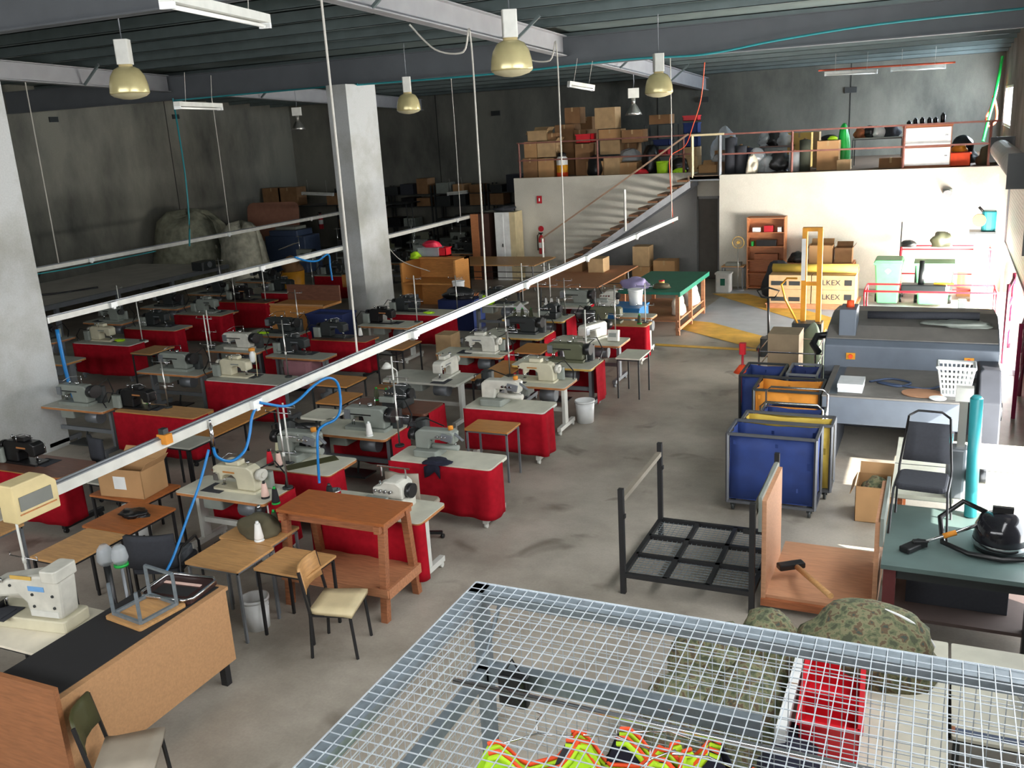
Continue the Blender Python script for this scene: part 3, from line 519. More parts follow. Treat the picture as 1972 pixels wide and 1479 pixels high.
# ================================================================ sewing stations
# x0,y0,x1,y1, top, edge, leg, curtain side, wrap, table label, curtain label, machine kind, mx, my, rot, machine label
G1 = 'aisle column'
ST = [
 (-5.85, 7.3, -4.53, 7.86, 'white', 'edge', 'steelw', 'front', .1, 'white-topped sewing table half hidden behind the tall rust-brown bench', 'red skirt on the table behind the rust-brown bench', None),
 (-5.84, 8.86, -4.5, 9.36, 'white', 'white', 'steelw', 'front', .32, 'white sewing table with a dark rag hanging over its front edge', 'red skirt under the dark rag, nearest whole skirt to the aisle', None),
 (-5.92, 10.98, -4.72, 11.52, 'white', 'steelw', 'steelw', 'front', .34, 'white sewing table directly behind the small wood table with grey legs', 'red skirt behind the small wood table with grey legs', ('cyl', -5.5, 11.25, 0, 'pale cylinder-bed machine on the table behind the small wood table')),
 (-6.06, 12.18, -4.88, 12.76, 'white', 'edge', 'steelw', None, 0, 'round-cornered white sewing table with white legs beside the white floor bucket', '', ('juki', -5.42, 12.48, 0, 'cream sewing machine with orange badge on the table beside the white floor bucket')),
 (-6.24, 13.28, -4.86, 13.94, 'white', 'yedge', 'steelg', 'back', .5, 'white sewing table with yellow edge two tables in front of the white stool-table', 'red skirt at the back of the yellow-edged table near the white stool-table', ('holive', -5.42, 13.7, 0, 'heavy olive sewing machine on the yellow-edged table by the aisle')),
 (-6.2, 14.84, -4.9, 15.5, 'white', 'edge', 'steelg', None, 0, 'white sewing table carrying a tall cream machine and a small control box', '', ('hwhite', -5.5, 15.2, 70, 'tall cream sewing machine seen from its end beside a small control box')),
 (-6.0, 16.42, -4.9, 16.88, 'tan', 'tan', 'steelw', 'front', .2, 'brown-topped sewing table with red skirt nearest the green cutting table', 'bright red skirt nearest the green cutting table', ('holive', -5.75, 16.66, 180, 'olive sewing machine at the left of the brown table near the green cutting table')),
 (-7.68, 7.26, -6.42, 7.8, 'white', 'edge', 'steelw', 'back', .5, 'cream-topped sewing table in the front row beside the open cardboard box', 'red skirt at the back of the front-row cream table beside the cardboard box', ('juki', -6.98, 7.55, 0, 'cream sewing machine with orange badge nearest the open cardboard box')),
 (-7.38, 8.17, -6.22, 8.78, 'white', 'edge', 'steelg', 'front', .3, 'white sewing table with a dark green cloth strip and a red thread cone', 'red skirt below the table with the dark green cloth strip', ('cylg', -6.95, 8.58, 0, 'grey cylinder-arm machine behind the dark green cloth strip')),
 (-7.54, 9.46, -6.27, 10.08, 'white', 'edge', 'steelg', 'back', .5, 'white sewing table with an extended left flap and a round black chair below', 'red skirt showing at the right of the table with the extended flap', ('hgrey', -6.72, 9.8, 0, 'grey sewing machine on the table with the extended left flap')),
 (-7.64, 10.55, -6.3, 11.12, 'brown_lam', 'brown_lam', 'mdark', 'back', .5, 'dark brown sewing table with a white desk lamp above it', 'red skirt at the right of the dark brown table', ('overd', -6.9, 10.85, 0, 'dark overlock machine on the dark brown table')),
 (-7.9, 12.0, -6.55, 12.68, 'grey_lam', 'grey_lam', 'steelw', None, 0, 'grey-white sewing table between the dark brown table and the long low wood table', '', ('white', -6.95, 12.4, 90, 'white sewing machine seen end-on between the brown and long low tables')),
 (-7.88, 13.7, -6.62, 14.26, 'white', 'edge', 'steelg', 'back', .45, 'white sewing table whose right end points at the small orange-brown side table', 'red skirt on the table left of the small orange-brown side table', ('white', -7.1, 14.0, 0, 'white sewing machine on the table left of the small orange-brown side table')),
 (-7.75, 15.12, -6.48, 15.84, 'white', 'yedge', 'steelg', 'back', .6, 'white sewing table with yellow edge carrying a black machine', 'red skirt on the yellow-edged table with the black machine', ('hdark', -7.0, 15.5, 0, 'black sewing machine on a yellow-edged table in the middle of the second column')),
 (-7.95, 16.6, -6.62, 17.32, 'white', 'yedge', 'steelg', 'back', .6, 'white yellow-edged table with three green-based thread cones', 'red skirt on the table with three green-based cones', ('overd', -7.0, 16.9, 0, 'dark green overlock beside three green-based cones')),
 (-7.66, 17.98, -6.66, 18.52, 'white', 'steelw', 'steelg', 'back', .5, 'white table carrying a multi-needle machine and three white cones', 'red skirt at the right of the table with three white cones', ('hgrey', -7.0, 18.3, 0, 'grey multi-needle machine behind three white cones')),
 (-10.9, 11.34, -9.4, 11.9, 'grey_lam', 'steelw', 'steelg', 'front', .12, 'grey-topped sewing table with red skirt passing behind the front white rail', 'red skirt directly behind the middle of the front white rail', ('beige', -10.5, 11.66, 180, 'cream machine with a gold-topped lamp on the table behind the front rail')),
 (-10.95, 12.93, -9.68, 13.4, 'grey_lam', 'edge', 'steelg', None, 0, 'grey-topped sewing table with pink cloth stuffed underneath', '', ('dark', -10.5, 13.25, 180, 'dark green sewing machine above the pink stuffed cloth')),
 (-12.5, 13.1, -11.28, 13.66, 'grey_lam', 'edge', 'steelg', 'back', .4, 'grey sewing table with an orange edge carrying a tall cream machine', 'red skirt corner behind the tall cream machine', ('hwhite', -11.85, 13.35, 0, 'tall cream sewing machine left of the pink stuffed cloth')),
 (-12.72, 14.4, -11.42, 14.98, 'grey_lam', 'edge', 'steelg', 'back', .4, 'grey sewing table with a lime scrap beside a dark machine', 'red skirt corner right of the lime scrap', ('hdark', -11.95, 14.72, 0, 'dark machine beside a lime scrap, fourth column')),
 (-10.95, 14.3, -9.68, 14.8, 'brown_lam', 'orange', 'black', 'front', .3, 'brown-topped sewing table with red skirt in front of the blue bin and wooden bench', 'wide red skirt in front of the blue bin and wooden bench', ('dark', -10.55, 14.55, 180, 'dark green machine with a white cone on the brown table')),
 (-10.7, 15.55, -9.5, 16.2, 'white', 'edge', 'steelw', None, 0, 'white sewing table at the foot of the free-standing concrete pillar', '', ('black', -10.3, 15.9, 180, 'black sewing machine at the foot of the free-standing concrete pillar')),
 (-10.75, 16.8, -9.2, 17.4, 'white', 'white', 'steelg', 'front', .25, 'white table with a lime scrap just right of the concrete pillar', 'red skirt just right of the concrete pillar', ('dark', -10.4, 17.1, 180, 'dark grey machine just right of the concrete pillar')),
 (-15.94, 13.1, -14.4, 13.64, 'grey_lam', 'steelw', 'steelg', 'front', .4, 'grey-topped sewing table with lime scraps nearest the left pillar', 'red skirt nearest the left pillar', ('beige', -15.4, 13.4, 180, 'cream machine with a hanging white cone near the left pillar')),
 (-15.94, 14.44, -14.5, 15.0, 'grey_lam', 'edge', 'steelg', 'front', .3, 'grey-topped sewing table second behind the left pillar', 'red skirt second behind the left pillar', ('dark', -15.3, 14.8, 180, 'dark machine with a white-tipped lamp second behind the left pillar')),
 (-15.97, 15.97, -14.6, 16.6, 'grey_lam', 'edge', 'steelg', 'front', .4, 'dull brown-grey sewing table third behind the left pillar', 'red skirt third behind the left pillar', ('grey', -15.3, 16.35, 180, 'grey machine third behind the left pillar')),
 (-16.05, 17.5, -14.55, 18.0, 'brown_lam', 'orange', 'black', 'front', .3, 'brown-topped sewing table fourth behind the left pillar', 'deep red skirt fourth behind the left pillar', ('black', -15.5, 17.8, 180, 'black machine fourth behind the left pillar')),
 (-15.7, 18.75, -14.2, 19.3, 'grey_lam', 'steelw', 'steelg', 'front', .3, 'grey-topped sewing table with one white cone left of the concrete pillar', 'red skirt below the lone white cone left of the concrete pillar', ('dark', -15.2, 19.05, 180, 'dark machine behind the lone white cone left of the concrete pillar')),
 (-15.9, 21.3, -14.3, 21.9, 'grey_lam', 'edge', 'steelg', 'front', .2, 'farthest red-skirted table left of the concrete pillar', 'farthest red skirt left of the concrete pillar', ('dark', -15.4, 21.6, 180, 'dark machine on the farthest red-skirted table')),
 (-16.0, 11.6, -14.48, 12.15, 'grey_lam', 'orange', 'steelg', None, 0, 'grey table with an orange edge cut off by the left pillar', '', None),
 (-12.6, 9.45, -11.17, 10.04, 'grey_lam', 'edge', 'steelg', None, 0, 'grey sewing table at the right foot of the left pillar', '', ('hgrey', -11.95, 9.72, 0, 'grey-green machine at the right foot of the left pillar')),
 (-11.04, 9.55, -9.5, 10.0, 'tan', 'orange', 'black', 'front', .3, 'tan-topped sewing table with a wide red skirt above the front rail', 'wide red skirt below the tan tabletop', ('black', -10.75, 9.78, 180, 'black sewing machine on the tan-topped table')),
 (-12.6, 11.5, -11.22, 12.06, 'grey_lam', 'edge', 'steelg', None, 0, 'grey sewing table with orange edge carrying a long grey machine', '', ('hgrey', -11.9, 11.78, 0, 'long grey sewing machine behind the black one')),
 (-10.9, 7.2, -9.42, 7.78, 'brown_lam', 'orange', 'black', 'front', .3, 'brown-topped sewing table in front of the left pillar', 'red skirt in front of the left pillar', ('black', -10.35, 7.5, 180, 'black sewing machine in front of the left pillar')),
 (-9.4, 17.95, -8.15, 18.5, 'grey_lam', 'steelw', 'steelg', None, 0, 'grey table with lime cones and a white paper target hanging from it', '', ('dark', -8.8, 18.25, 180, 'dark machine behind the lime thread cones')),
 (-17.6, 13.0, -16.4, 13.6, 'grey_lam', 'edge', 'steelg', None, 0, 'dim grey table beyond the red-skirted table nearest the left pillar', '', ('dark', -17.0, 13.3, 0, 'dim dark machine beyond the nearest red skirt by the left pillar')),
 (-17.6, 14.8, -16.4, 15.4, 'grey_lam', 'edge', 'steelg', None, 0, 'dim grey table in the leftmost column, second from the front', '', ('grey', -17.0, 15.1, 0, 'dim grey machine in the leftmost column, second from the front')),
 (-17.6, 16.5, -16.4, 17.1, 'grey_lam', 'edge', 'steelg', None, 0, 'dim grey table in the leftmost column, third from the front', '', ('hdark', -17.0, 16.8, 0, 'dim dark machine in the leftmost column, third from the front')),
 (-17.8, 18.3, -16.5, 18.9, 'grey_lam', 'edge', 'steelg', None, 0, 'dim grey table in the leftmost column, fourth from the front', '', ('dark', -17.1, 18.6, 0, 'dim dark machine in the leftmost column, fourth from the front')),
 (-17.8, 20.2, -16.5, 20.8, 'grey_lam', 'edge', 'steelg', None, 0, 'dim grey table in the leftmost column, fifth from the front', '', ('hdark', -17.1, 20.5, 0, 'dim dark machine in the leftmost column, fifth from the front')),
 (-13.3, 21.6, -12.0, 22.2, 'grey_lam', 'edge', 'steelg', None, 0, 'dim table in the dark area right behind the concrete pillar', '', ('hdark', -12.6, 21.9, 0, 'dim machine right behind the concrete pillar')),
 (-15.6, 23.6, -14.2, 24.2, 'grey_lam', 'edge', 'steelg', None, 0, 'dim table left of the pillar near the back of the hall', '', ('hdark', -14.9, 23.9, 0, 'dim machine left of the pillar near the back of the hall')),
 (-14.2, 25.6, -12.9, 26.2, 'grey_lam', 'edge', 'steelg', None, 0, 'dim table in the dark behind the red crates', '', ('hdark', -13.5, 25.9, 0, 'dim machine in the dark behind the red crates')),
]
for a in ST:
    x0, y0, x1, y1, top, edge, leg, cs, wr, tl, cl, mc = a
    sewing_table(x0, y0, x1, y1, top, edge, leg, tl, curtain=cs, clabel=cl, wrap=wr, legk='T')
    if mc: machine(mc[0], mc[1], mc[2], mc[3], mc[4], .75, 1.15 if mc[0][0] != 'h' else 1.05)
# machines of the two nearest aisle tables
machine('overw', -5.02, 7.62, 0, 'white overlock machine on the table behind the rust-brown bench', .75, 1.2)
machine('cylg', -5.38, 9.15, 0, 'pale cylinder-arm machine above the dark hanging rag', .75, 1.05)
place('ctrl', lambda: (lambda t: (MB().cbox((0, 0, .1), .2, .1, .2, rx=-.2).build('body', 'mwhite', t, .01), MB().cbox((0, -.06, .12), .13, .01, .07, rx=-.2).build('display', 'mgrey', t), t)[-1])(thing('control_box', '', 'control box')), (-5.12, 15.2, .75), 0, 'small cream control box beside the tall cream machine')
# ---------------------------------------------------------------- side tables and wooden tables between the stations
side_table(-5.55, 10.25, -4.92, 10.68, .7, 'orange', 'steelg', 'small wood-topped table with thin grey legs in front of a red skirt')
side_table(-4.78, 14.24, -4.36, 14.88, .7, 'white', 'mdark', 'small white-topped stool-table with thin dark legs standing in the aisle')
side_table(-8.32, 10.81, -7.87, 11.42, .7, 'orange', 'black', 'small orange-brown table below the loop of blue hose')
side_table(-6.62, 12.56, -6.13, 13.8, .68, 'orange', 'black', 'long low orange-brown table between two columns of machines')
side_table(-6.68, 14.28, -6.13, 14.99, .7, 'orange', 'black', 'small orange-brown side table beside the yellow-edged tables')
side_table(-13.88, 12.62, -13.36, 13.25, .75, 'tan', 'mdark', 'small tan table joining two dim red-skirted tables near the left pillar')
side_table(-7.84, 5.5, -7.3, 6.2, .75, 'tan', 'black', 'light wood table directly behind the large white machine')
side_table(-7.95, 6.22, -7.3, 6.9, .75, 'rust', 'black', 'darker wood table with black gloves on it')
side_table(-9.3, 5.3, -8.62, 6.08, .75, 'tan', 'steelg', 'wood table cut off by the left edge under the cream switch box')
side_table(-8.98, 7.2, -8.5, 7.85, .75, 'grey_lam', 'black', 'pale table standing over the white bucket near the switch box')
side_table(-9.1, 8.5, -8.6, 8.95, .75, 'grey_lam', 'black', 'pale side table with black legs beside the tan table')
side_table(-6.25, 5.89, -5.62, 6.42, .75, 'tan', 'steelg', 'worn wood table with grey frame left of the beige chair')
side_table(-6.32, 6.44, -5.68, 6.9, .75, 'tan', 'steelg', 'worn wood table with an olive cloth heap on it')
side_table(-5.6, 6.07, -5.0, 6.55, .7, 'tan', 'black', 'small wood table with black legs directly behind the beige chair')
side_table(-9.35, 9.0, -8.7, 10.4, .72, 'orange', 'black', 'orange-brown table beside the dark rail section')
side_table(-9.0, 11.6, -8.3, 12.2, .72, 'orange', 'mdark', 'orange-brown table under the front rail, left of the grey-white table')
side_table(-9.3, 14.0, -8.7, 14.7, .72, 'orange', 'black', 'orange-brown table on black legs right of the wide red skirt')
side_table(-8.4, 12.5, -8.0, 13.2, .45, 'orange', 'steelg', 'low wood stool-table in the gap of the middle columns')
# table flap extension on the table with the round black chair
o = MB().rbox(-8.0, 10.0, .72, -7.5, 10.45, .75, .04).build('table_flap', 'white'); tag(o, 'loose white board left of the grey machine, with the round black chair below', 'board')
# rust bench
t = thing('packing_bench', 'tall rust-brown bench with a low shelf standing before the red skirt', 'bench', (-5.17, 6.98, 0))
MB().box(-.62, -.27, .97, .62, .27, 1.0).build('top', 'rust', t)
MB().box(-.56, -.22, .88, .56, -.19, .97).box(-.56, .19, .88, .56, .22, .97).build('apron', 'rustleg', t)
MB().box(.52, -.3, .9, .58, .3, .97).build('cross_rail', 'rustleg', t); MB().box(-.58, -.3, .9, -.52, .3, .97).build('cross_rail', 'rustleg', t)
for sx in (-1, 1):
    for sy in (-1, 1):
        a, b = sx * .56, sy * .2; MB().add([(a + u * .035, b + v * .035 + sy * (.1 if zz == 0 else 0), zz) for zz in (0, .97) for v in (-1, 1) for u in (-1, 1)], [(0, 2, 3, 1), (4, 5, 7, 6), (0, 1, 5, 4), (1, 3, 7, 5), (3, 2, 6, 7), (2, 0, 4, 6)]).build('leg', 'rustleg', t)
MB().box(-.62, -.3, .3, .62, .3, .325).box(-.62, -.32, .26, .62, -.295, .34).box(.6, -.3, .24, .63, .3, .34).build('shelf', 'wood2', t)
# beige chair
def chair(name, label, x, y, rz, seatm, backm, legm):
    t = thing(name, label, 'chair', (x, y, 0), math.radians(rz))
    rows = [[(u * .215 * (1 - .08 * v), v * .2, .45 + .02 * (1 - u * u) * 0 + (.012 if abs(v) > .9 else .0) - .02 * (v < -.9)) for u in (-1, -.5, 0, .5, 1)] for v in (-1, -.6, 0, .6, 1)]
    MB().sheet(rows, .045).build('seat', seatm, t)
    rows = [[(u * .2, .21 + .05 * (1 - u * u) + (z - .6) * .18, z) for u in (-1, -.5, 0, .5, 1)] for z in (.62, .72, .8, .86)]
    MB().sheet(rows, .02).build('backrest', backm, t)
    for s in (-1, 1):
        MB().bar((s * .2, -.2, 0), (s * .2, -.17, .44), .022).build('leg', legm, t)
        MB().bar((s * .21, .22, 0), (s * .21, .19, .44), .022).bar((s * .21, .19, .44), (s * .205, .255, .84), .022).build('leg', legm, t)
    MB().bar((-.2, -.18, .42), (.2, -.18, .42), .02).bar((-.2, .19, .42), (.2, .19, .42), .02).bar((-.2, -.18, .42), (-.2, .19, .42), .02).bar((.2, -.18, .42), (.2, .19, .42), .02).build('seat_frame', legm, t)
    return t
chair('dining_chair', 'chair with beige seat, wooden back and thin black legs in front of the bench', -4.75, 6.17, 105, 'cream', 'tan', 'black')
chair('dining_chair', 'chair with taupe seat and olive back at the foot of the wooden desk', -4.92, 3.88, 125, 'taupe', 'olive', 'black')
# armchair with grey folded cloth
t = thing('armchair', 'charcoal armchair with a folded grey and black cloth on its seat', 'chair', (-6.98, 6.35, 0), math.radians(200))
MB().rbox(-.25, -.24, .4, .25, .24, .46, .06).build('seat', 'charcoal', t, .02)
MB().sheet([[(u * .25, .25 + .05 * (1 - u * u), z) for u in (-1, -.5, 0, .5, 1)] for z in (.5, .64, .78, .84)], .05).build('backrest', 'charcoal', t)
for s in (-1, 1):
    MB().tube([(s * .27, -.2, 0), (s * .27, -.22, .55), (s * .27, -.16, .64), (s * .27, .16, .66), (s * .27, .24, .6), (s * .27, .28, 0)], .014).build('arm_frame', 'black', t)
o = MB().rbox(-.22, -.22, 0, .22, .2, .08, .05).build('folded_cloth', mat('striped_grey_cloth', (120, 126, 132), .9, rgb2=(40, 42, 46), scale=5)); o.location = (-6.98, 6.35, .465); o.rotation_euler = (0, 0, .3); tag(o, 'folded grey and black cloth lying on the charcoal armchair', 'cloth')
# office chairs
office_chair(-7.3, 9.1, 20, 'black round-backed chair under the table with the extended flap', 'mblack')
office_chair(-9.75, 8.35, 160, 'charcoal office chair in front of the red skirt by the left pillar', 'charcoal')
office_chair(-11.0, 18.3, 200, 'dark office chair behind the table right of the concrete pillar', 'charcoal')
office_chair(-5.2, 8.35, 180, 'office chair with pale back between the bench and the rag table', 'taupe')
# ---------------------------------------------------------------- thread stands, cones, small items
SP = [(-6.95, 8.42, .8, 'thread stand right of the grey cylinder-arm machine'), (-5.95, 9.3, .7, 'thread stand at the left end of the rag table'), (-6.4, 10.0, .95, 'thread stand by the table with the extended flap'),
      (-5.97, 12.66, 1.0, 'thread stand behind the pale cylinder-bed machine'), (-5.1, 13.75, .8, 'thread stand on the olive machine table'), (-5.15, 15.4, .85, 'thread stand by the small cream control box'), (-5.0, 16.75, 1.0, 'thread stand at the right of the brown table near the green one'),
      (-6.7, 14.15, .9, 'thread stand between the orange-brown side table and the white machine'), (-6.75, 15.75, .95, 'thread stand over the yellow-edged table'), (-6.8, 17.2, .9, 'thread stand over the table with three green-based cones'), (-7.6, 18.4, .8, 'thread stand left of the three white cones'),
      (-9.55, 11.8, .85, 'thread stand with white sleeve beside the gold-topped lamp'), (-12.4, 13.2, .9, 'thread stand left of the tall cream machine'), (-11.6, 14.85, .9, 'thread stand between the two dark fourth-column machines'), (-11.3, 11.95, .9, 'thread stand above the long grey machine'),
      (-10.3, 9.9, .9, 'thread stand behind the tan-topped table'), (-14.5, 13.55, 1.0, 'tall thread stand in front of the red skirt near the left pillar'), (-14.6, 16.5, .9, 'thread stand at the third table behind the left pillar'), (-14.8, 17.8, .9, 'thread stand at the fourth table behind the left pillar'),
      (-14.4, 19.2, .9, 'thread stand by the lone white cone'), (-9.6, 16.1, .9, 'thread stand at the foot of the concrete pillar'), (-9.3, 17.3, .9, 'thread stand right of the concrete pillar table'), (-8.25, 18.4, .9, 'thread stand beside the lime cones'), (-6.45, 7.72, .75, 'thread stand behind the cream machine by the cardboard box'), (-17.0, 15.4, .9, 'dim thread stand in the leftmost column'), (-17.1, 18.9, .9, 'dim thread stand far in the leftmost column')]
for i, (x, y, hh, lb) in enumerate(SP): stand(x, y, lb, [.75, .85, .95][i % 3], 'alu' if i % 2 else 'steelw')
stand(-6.98, 4.85, 'thread stand with bagged white cones beside the large white machine', .95, 'steelw', .75)
CN = [(-6.3, 7.32, 'black cone with green base at the front of the cream machine table', 'thrb', 'green'), (-6.52, 7.42, 'pink cone on the cream machine table', 'thrp', 'black_p'), (-7.15, 8.3, 'red cone on the table with the dark green strip', 'thrr', 'black_p'), (-7.0, 8.28, 'pink cone beside the red cone', 'thrp', 'black_p'),
      (-7.35, 8.72, 'cream cone with green base, left of its pair behind the red cone', 'thrc', 'green'), (-7.2, 8.74, 'cream cone with green base, right of its pair behind the red cone', 'thrc', 'green'),
      (-7.35, 11.0, 'dark cone with green base, left of two on the dark brown table', 'thro', 'green'), (-7.18, 11.0, 'dark cone with green base, right of two on the dark brown table', 'thro', 'green'), (-6.55, 9.55, 'slim white cone in front of the grey machine', 'thr', 'plast'),
      (-7.75, 16.85, 'dark cone with green base, left of three', 'thro', 'green'), (-7.6, 16.88, 'dark cone with green base, middle of three', 'thro', 'green'), (-7.42, 16.9, 'dark cone with green base, right of three', 'thro', 'green'),
      (-7.58, 18.08, 'white cone, left of three by the multi-needle machine', 'thr', 'mdark'), (-7.45, 18.08, 'white cone, middle of three by the multi-needle machine', 'thr', 'mdark'), (-7.3, 18.08, 'white cone, right of three by the multi-needle machine', 'thr', 'mdark'),
      (-10.95, 14.6, 'white cone at the left of the brown table before the blue bin', 'thrc', 'mdark'), (-10.05, 14.7, 'white cone at the right of the dark machine before the blue bin', 'thr', 'mdark'), (-14.9, 19.0, 'lone white cone on the far grey table', 'thr', 'mdark'),
      (-10.8, 9.93, 'green-based cone behind the black machine', 'thrc', 'green'), (-5.08, 16.62, 'dark cone with green base on the brown table', 'thro', 'green'), (-5.9, 6.8, 'dark cone with green base beside the olive cloth heap', 'thro', 'green')]
for x, y, lb, th, bs in CN: cone(x, y, lb, th, bs, .75, sc=1.05)
for x, y, lb in ((-9.05, 18.1, 'lime thread cone, left of the pair'), (-8.85, 18.1, 'lime thread cone, right of the pair')): cone(x, y, lb, 'lime', 'mdark', .98, sc=1.2) if False else cone(x, y, lb, 'lime', 'mdark', .75, sc=1.2)
def lime(x, y, n, lb, z=.755): lump('cloth_scrap', x, y, z, .11, .07, .03, 'lime', lb, 'cloth scrap', n, .35)
lime(-9.8, 16.95, 3, 'crumpled lime scrap on the table right of the concrete pillar'); lime(-14.95, 13.4, 4, 'lime scrap on the table nearest the left pillar'); lime(-12.3, 14.55, 5, 'lime scrap beside the dark fourth-column machine'); lime(-8.95, 18.02, 6, 'lime scrap in front of the lime cones')
lump('rag', -5.2, 8.9, .755, .16, .1, .03, 'navy', 'dark rag on the nearest whole aisle table', 'rag', 2, .3)
o = MB().sheet([[(-5.34 + u * .07, 8.82 - .012 * math.sin(3 * u), .76 - v * .14 - .05 * math.sin(u * 2 + 1)) for u in (0, 1, 2, 3)] for v in (0, .5, 1)], .012).build('rag_tail', 'navy'); tag(o, 'dark tail of the rag hanging over the red skirt', 'rag')
lump('cloth_heap', -5.98, 6.66, .75, .22, .16, .16, 'khaki', 'olive cloth heap on the worn wood table', 'cloth', 3, .15)
lump('gloves', -7.6, 6.6, .75, .16, .1, .05, 'mblack', 'pair of black gloves lying on the darker wood table', 'gloves', 9, .35)
cone(-5.86, 6.5, 'white thread reel beside the olive cloth heap', 'thr', 'plast', .75, sc=1.1)
t = thing('spray_can', 'small silver capped can behind the olive cloth heap', 'can', (-6.1, 6.82, .75)); MB().lathe([(.001, 0), (.03, 0), (.03, .16), (.02, .18), (.001, .18)]).build('body', 'mdark', t); MB().lathe([(.018, .18), (.02, .21), (.001, .21)]).build('cap', 'chrome', t)
for k, (x, y, lb, m_) in enumerate(((-5.72, 7.5, 'black thread cone with lime tip behind the rust bench', 'thrb'),)): cone(x, y, lb, m_, 'mdark', .75, sc=1.2)
t = thing('tin', 'red and silver tin left of the machine behind the rust bench', 'tin', (-5.78, 7.66, .75)); MB().lathe([(.001, 0), (.07, 0), (.07, .07)], n=20).build('body', 'red', t); MB().lathe([(.07, .07), (.074, .075), (.074, .085), (.05, .085), (.05, .07), (.001, .07)], n=20).build('rim', 'chrome', t)
o = MB().cbox((0, 0, .004), .62, .18, .006, rz=.9).build('cloth_strip', 'olive'); o.location = (-6.68, 8.48, .75); tag(o, 'dark green cloth strip across the white table', 'cloth')
bucket(-4.86, 12.95, 'white lidless bucket on the aisle floor beside a white-legged table', .15, .35)
bucket(-5.75, 6.2, 'white bucket under the worn wood table', .13, .32, z=.0)
bucket(-8.55, 7.45, 'white bucket on the floor under the pale table near the switch box', .17, .4)
bucket(-10.62, 19.9, 'white bucket standing on the low shelf before the wooden carrel', .15, .33, z=.6)
o = side_table(-10.95, 19.6, -10.2, 20.15, .6, 'shelf', 'shelf', 'low wooden shelf carrying the white bucket', 'low_shelf', 'shelf', .05)
# desk lamp on the dark brown table
t = thing('desk_lamp', 'small white desk lamp over the dark brown table', 'lamp', (-7.0, 11.05, .75))
MB().lathe([(.001, 0), (.05, 0), (.05, .02), (.001, .02)]).build('base', 'steelw', t); MB().tube([(0, 0, .02), (0, 0, .45), (-.1, -.05, .55)], .009).build('arm', 'steelw', t)
MB().lathe([(.02, .08), (.05, .05), (.085, 0), (.08, 0), (.045, .045), (.001, .07)]).build('shade', 'steelw', t).location = (-.12, -.06, .5)
t = thing('gold_topped_lamp', 'lamp with gold cap hanging by the cream machine behind the front rail', 'lamp', (-10.1, 11.7, .75))
MB().lathe([(.001, 0), (.05, 0), (.05, .015), (.001, .015)]).build('base', 'mdark', t); MB().tube([(0, 0, .015), (.02, 0, .4), (-.02, 0, .45)], .008).build('arm', 'cream', t)
MB().lathe([(.02, .2), (.05, .14), (.045, .03), (.02, 0), (.001, 0)]).build('shade', 'plast', t).location = (-.05, 0, .24); MB().lathe([(.001, .05), (.05, .04), (.055, 0), (.001, 0)]).build('cap', 'orangec', t).location = (-.05, 0, .44)
# pink stuffed cloth box below the grey table
t = thing('cloth_bale', 'pink and brown cloth bale under the grey-topped table', 'cloth bale', (-10.25, 13.0, .2)); MB().rbox(-.3, -.12, 0, .3, .3, .5, .08).build('bale', 'inner', t, .03)
o = carton(-8.45, 6.95, .75, -7.85, 7.35, 1.08, 'open cardboard box with a white label on a wood table', 'card', op=True, rz=.1, lab=True)
side_table(-8.6, 6.9, -7.75, 7.45, .75, 'rust', 'black', 'wood table under the open cardboard box')
# wooden desk lower left
t = thing('writing_desk', 'long veneered desk with a black mat top in the lower left corner', 'desk', (-5.65, 4.55, 0))
MB().box(-.34, -.84, .87, .36, .86, .9).build('top', 'desk', t); MB().box(-.33, -.8, .9, .3, .82, .906).build('mat', 'bark', t)
MB().box(.31, -.84, .22, .35, .84, .87).build('front_panel', 'desk', t)
MB().box(-.42, -.9, 0, .4, -.86, 1.02).build('end_panel', 'deskend', t)
MB().box(.24, .74, 0, .305, .8, .87).build('leg', 'black', t); MB().box(-.32, .74, 0, -.26, .8, .87).build('leg', 'black', t); MB().box(.24, -.8, 0, .305, -.74, .3).build('leg', 'black', t)
MB().box(.1, .83, .35, .32, .835, .66).build('taped_sheet', 'plast', t)
# upturned stool on the desk
t = thing('upturned_stool', 'stool with a wood seat turned upside down on the desk', 'stool', (-5.62, 4.83, .906), math.radians(-8))
MB().rbox(-.22, -.22, 0, .22, .22, .025, .02).build('seat', 'tan', t)
f = MB()
for a, b in ((-1, -1), (1, -1), (1, 1), (-1, 1)): MB().bar((a * .17, b * .17, .03), (a * .17, b * .17, .3 ), .025).build('leg', 'galv', t)
f.bar((-.17, -.17, .04), (.17, -.17, .04), .025).bar((.17, -.17, .04), (.17, .17, .04), .025).bar((.17, .17, .04), (-.17, .17, .04), .025).bar((-.17, .17, .04), (-.17, -.17, .04), .025).build('frame', 'galv', t)
MB().bar((-.17, .17, .3), (.17, .17, .3), .022).build('top_rail', 'galv', t)
t = thing('display_tray', 'shallow dark tray with chrome rim at the far end of the desk', 'tray', (-5.62, 5.2, .91), math.radians(6))
MB().rbox(-.25, -.2, 0, .25, .2, .03, .05).build('base', mat('tray_brown', (52, 30, 28), .4), t); f = MB(); f.tube([(-.2, -.2, .04), (.2, -.2, .04), (.25, -.15, .04), (.25, .15, .04), (.2, .2, .04), (-.2, .2, .04), (-.25, .15, .04), (-.25, -.15, .04), (-.2, -.2, .04)], .014).build('rim', 'chrome', t)
MB().box(-.17, -.12, .03, .17, .02, .036).build('inner_panel', 'bark', t); MB().box(-.19, .05, .03, .17, .08, .037).build('trim_strip', 'thrp', t)
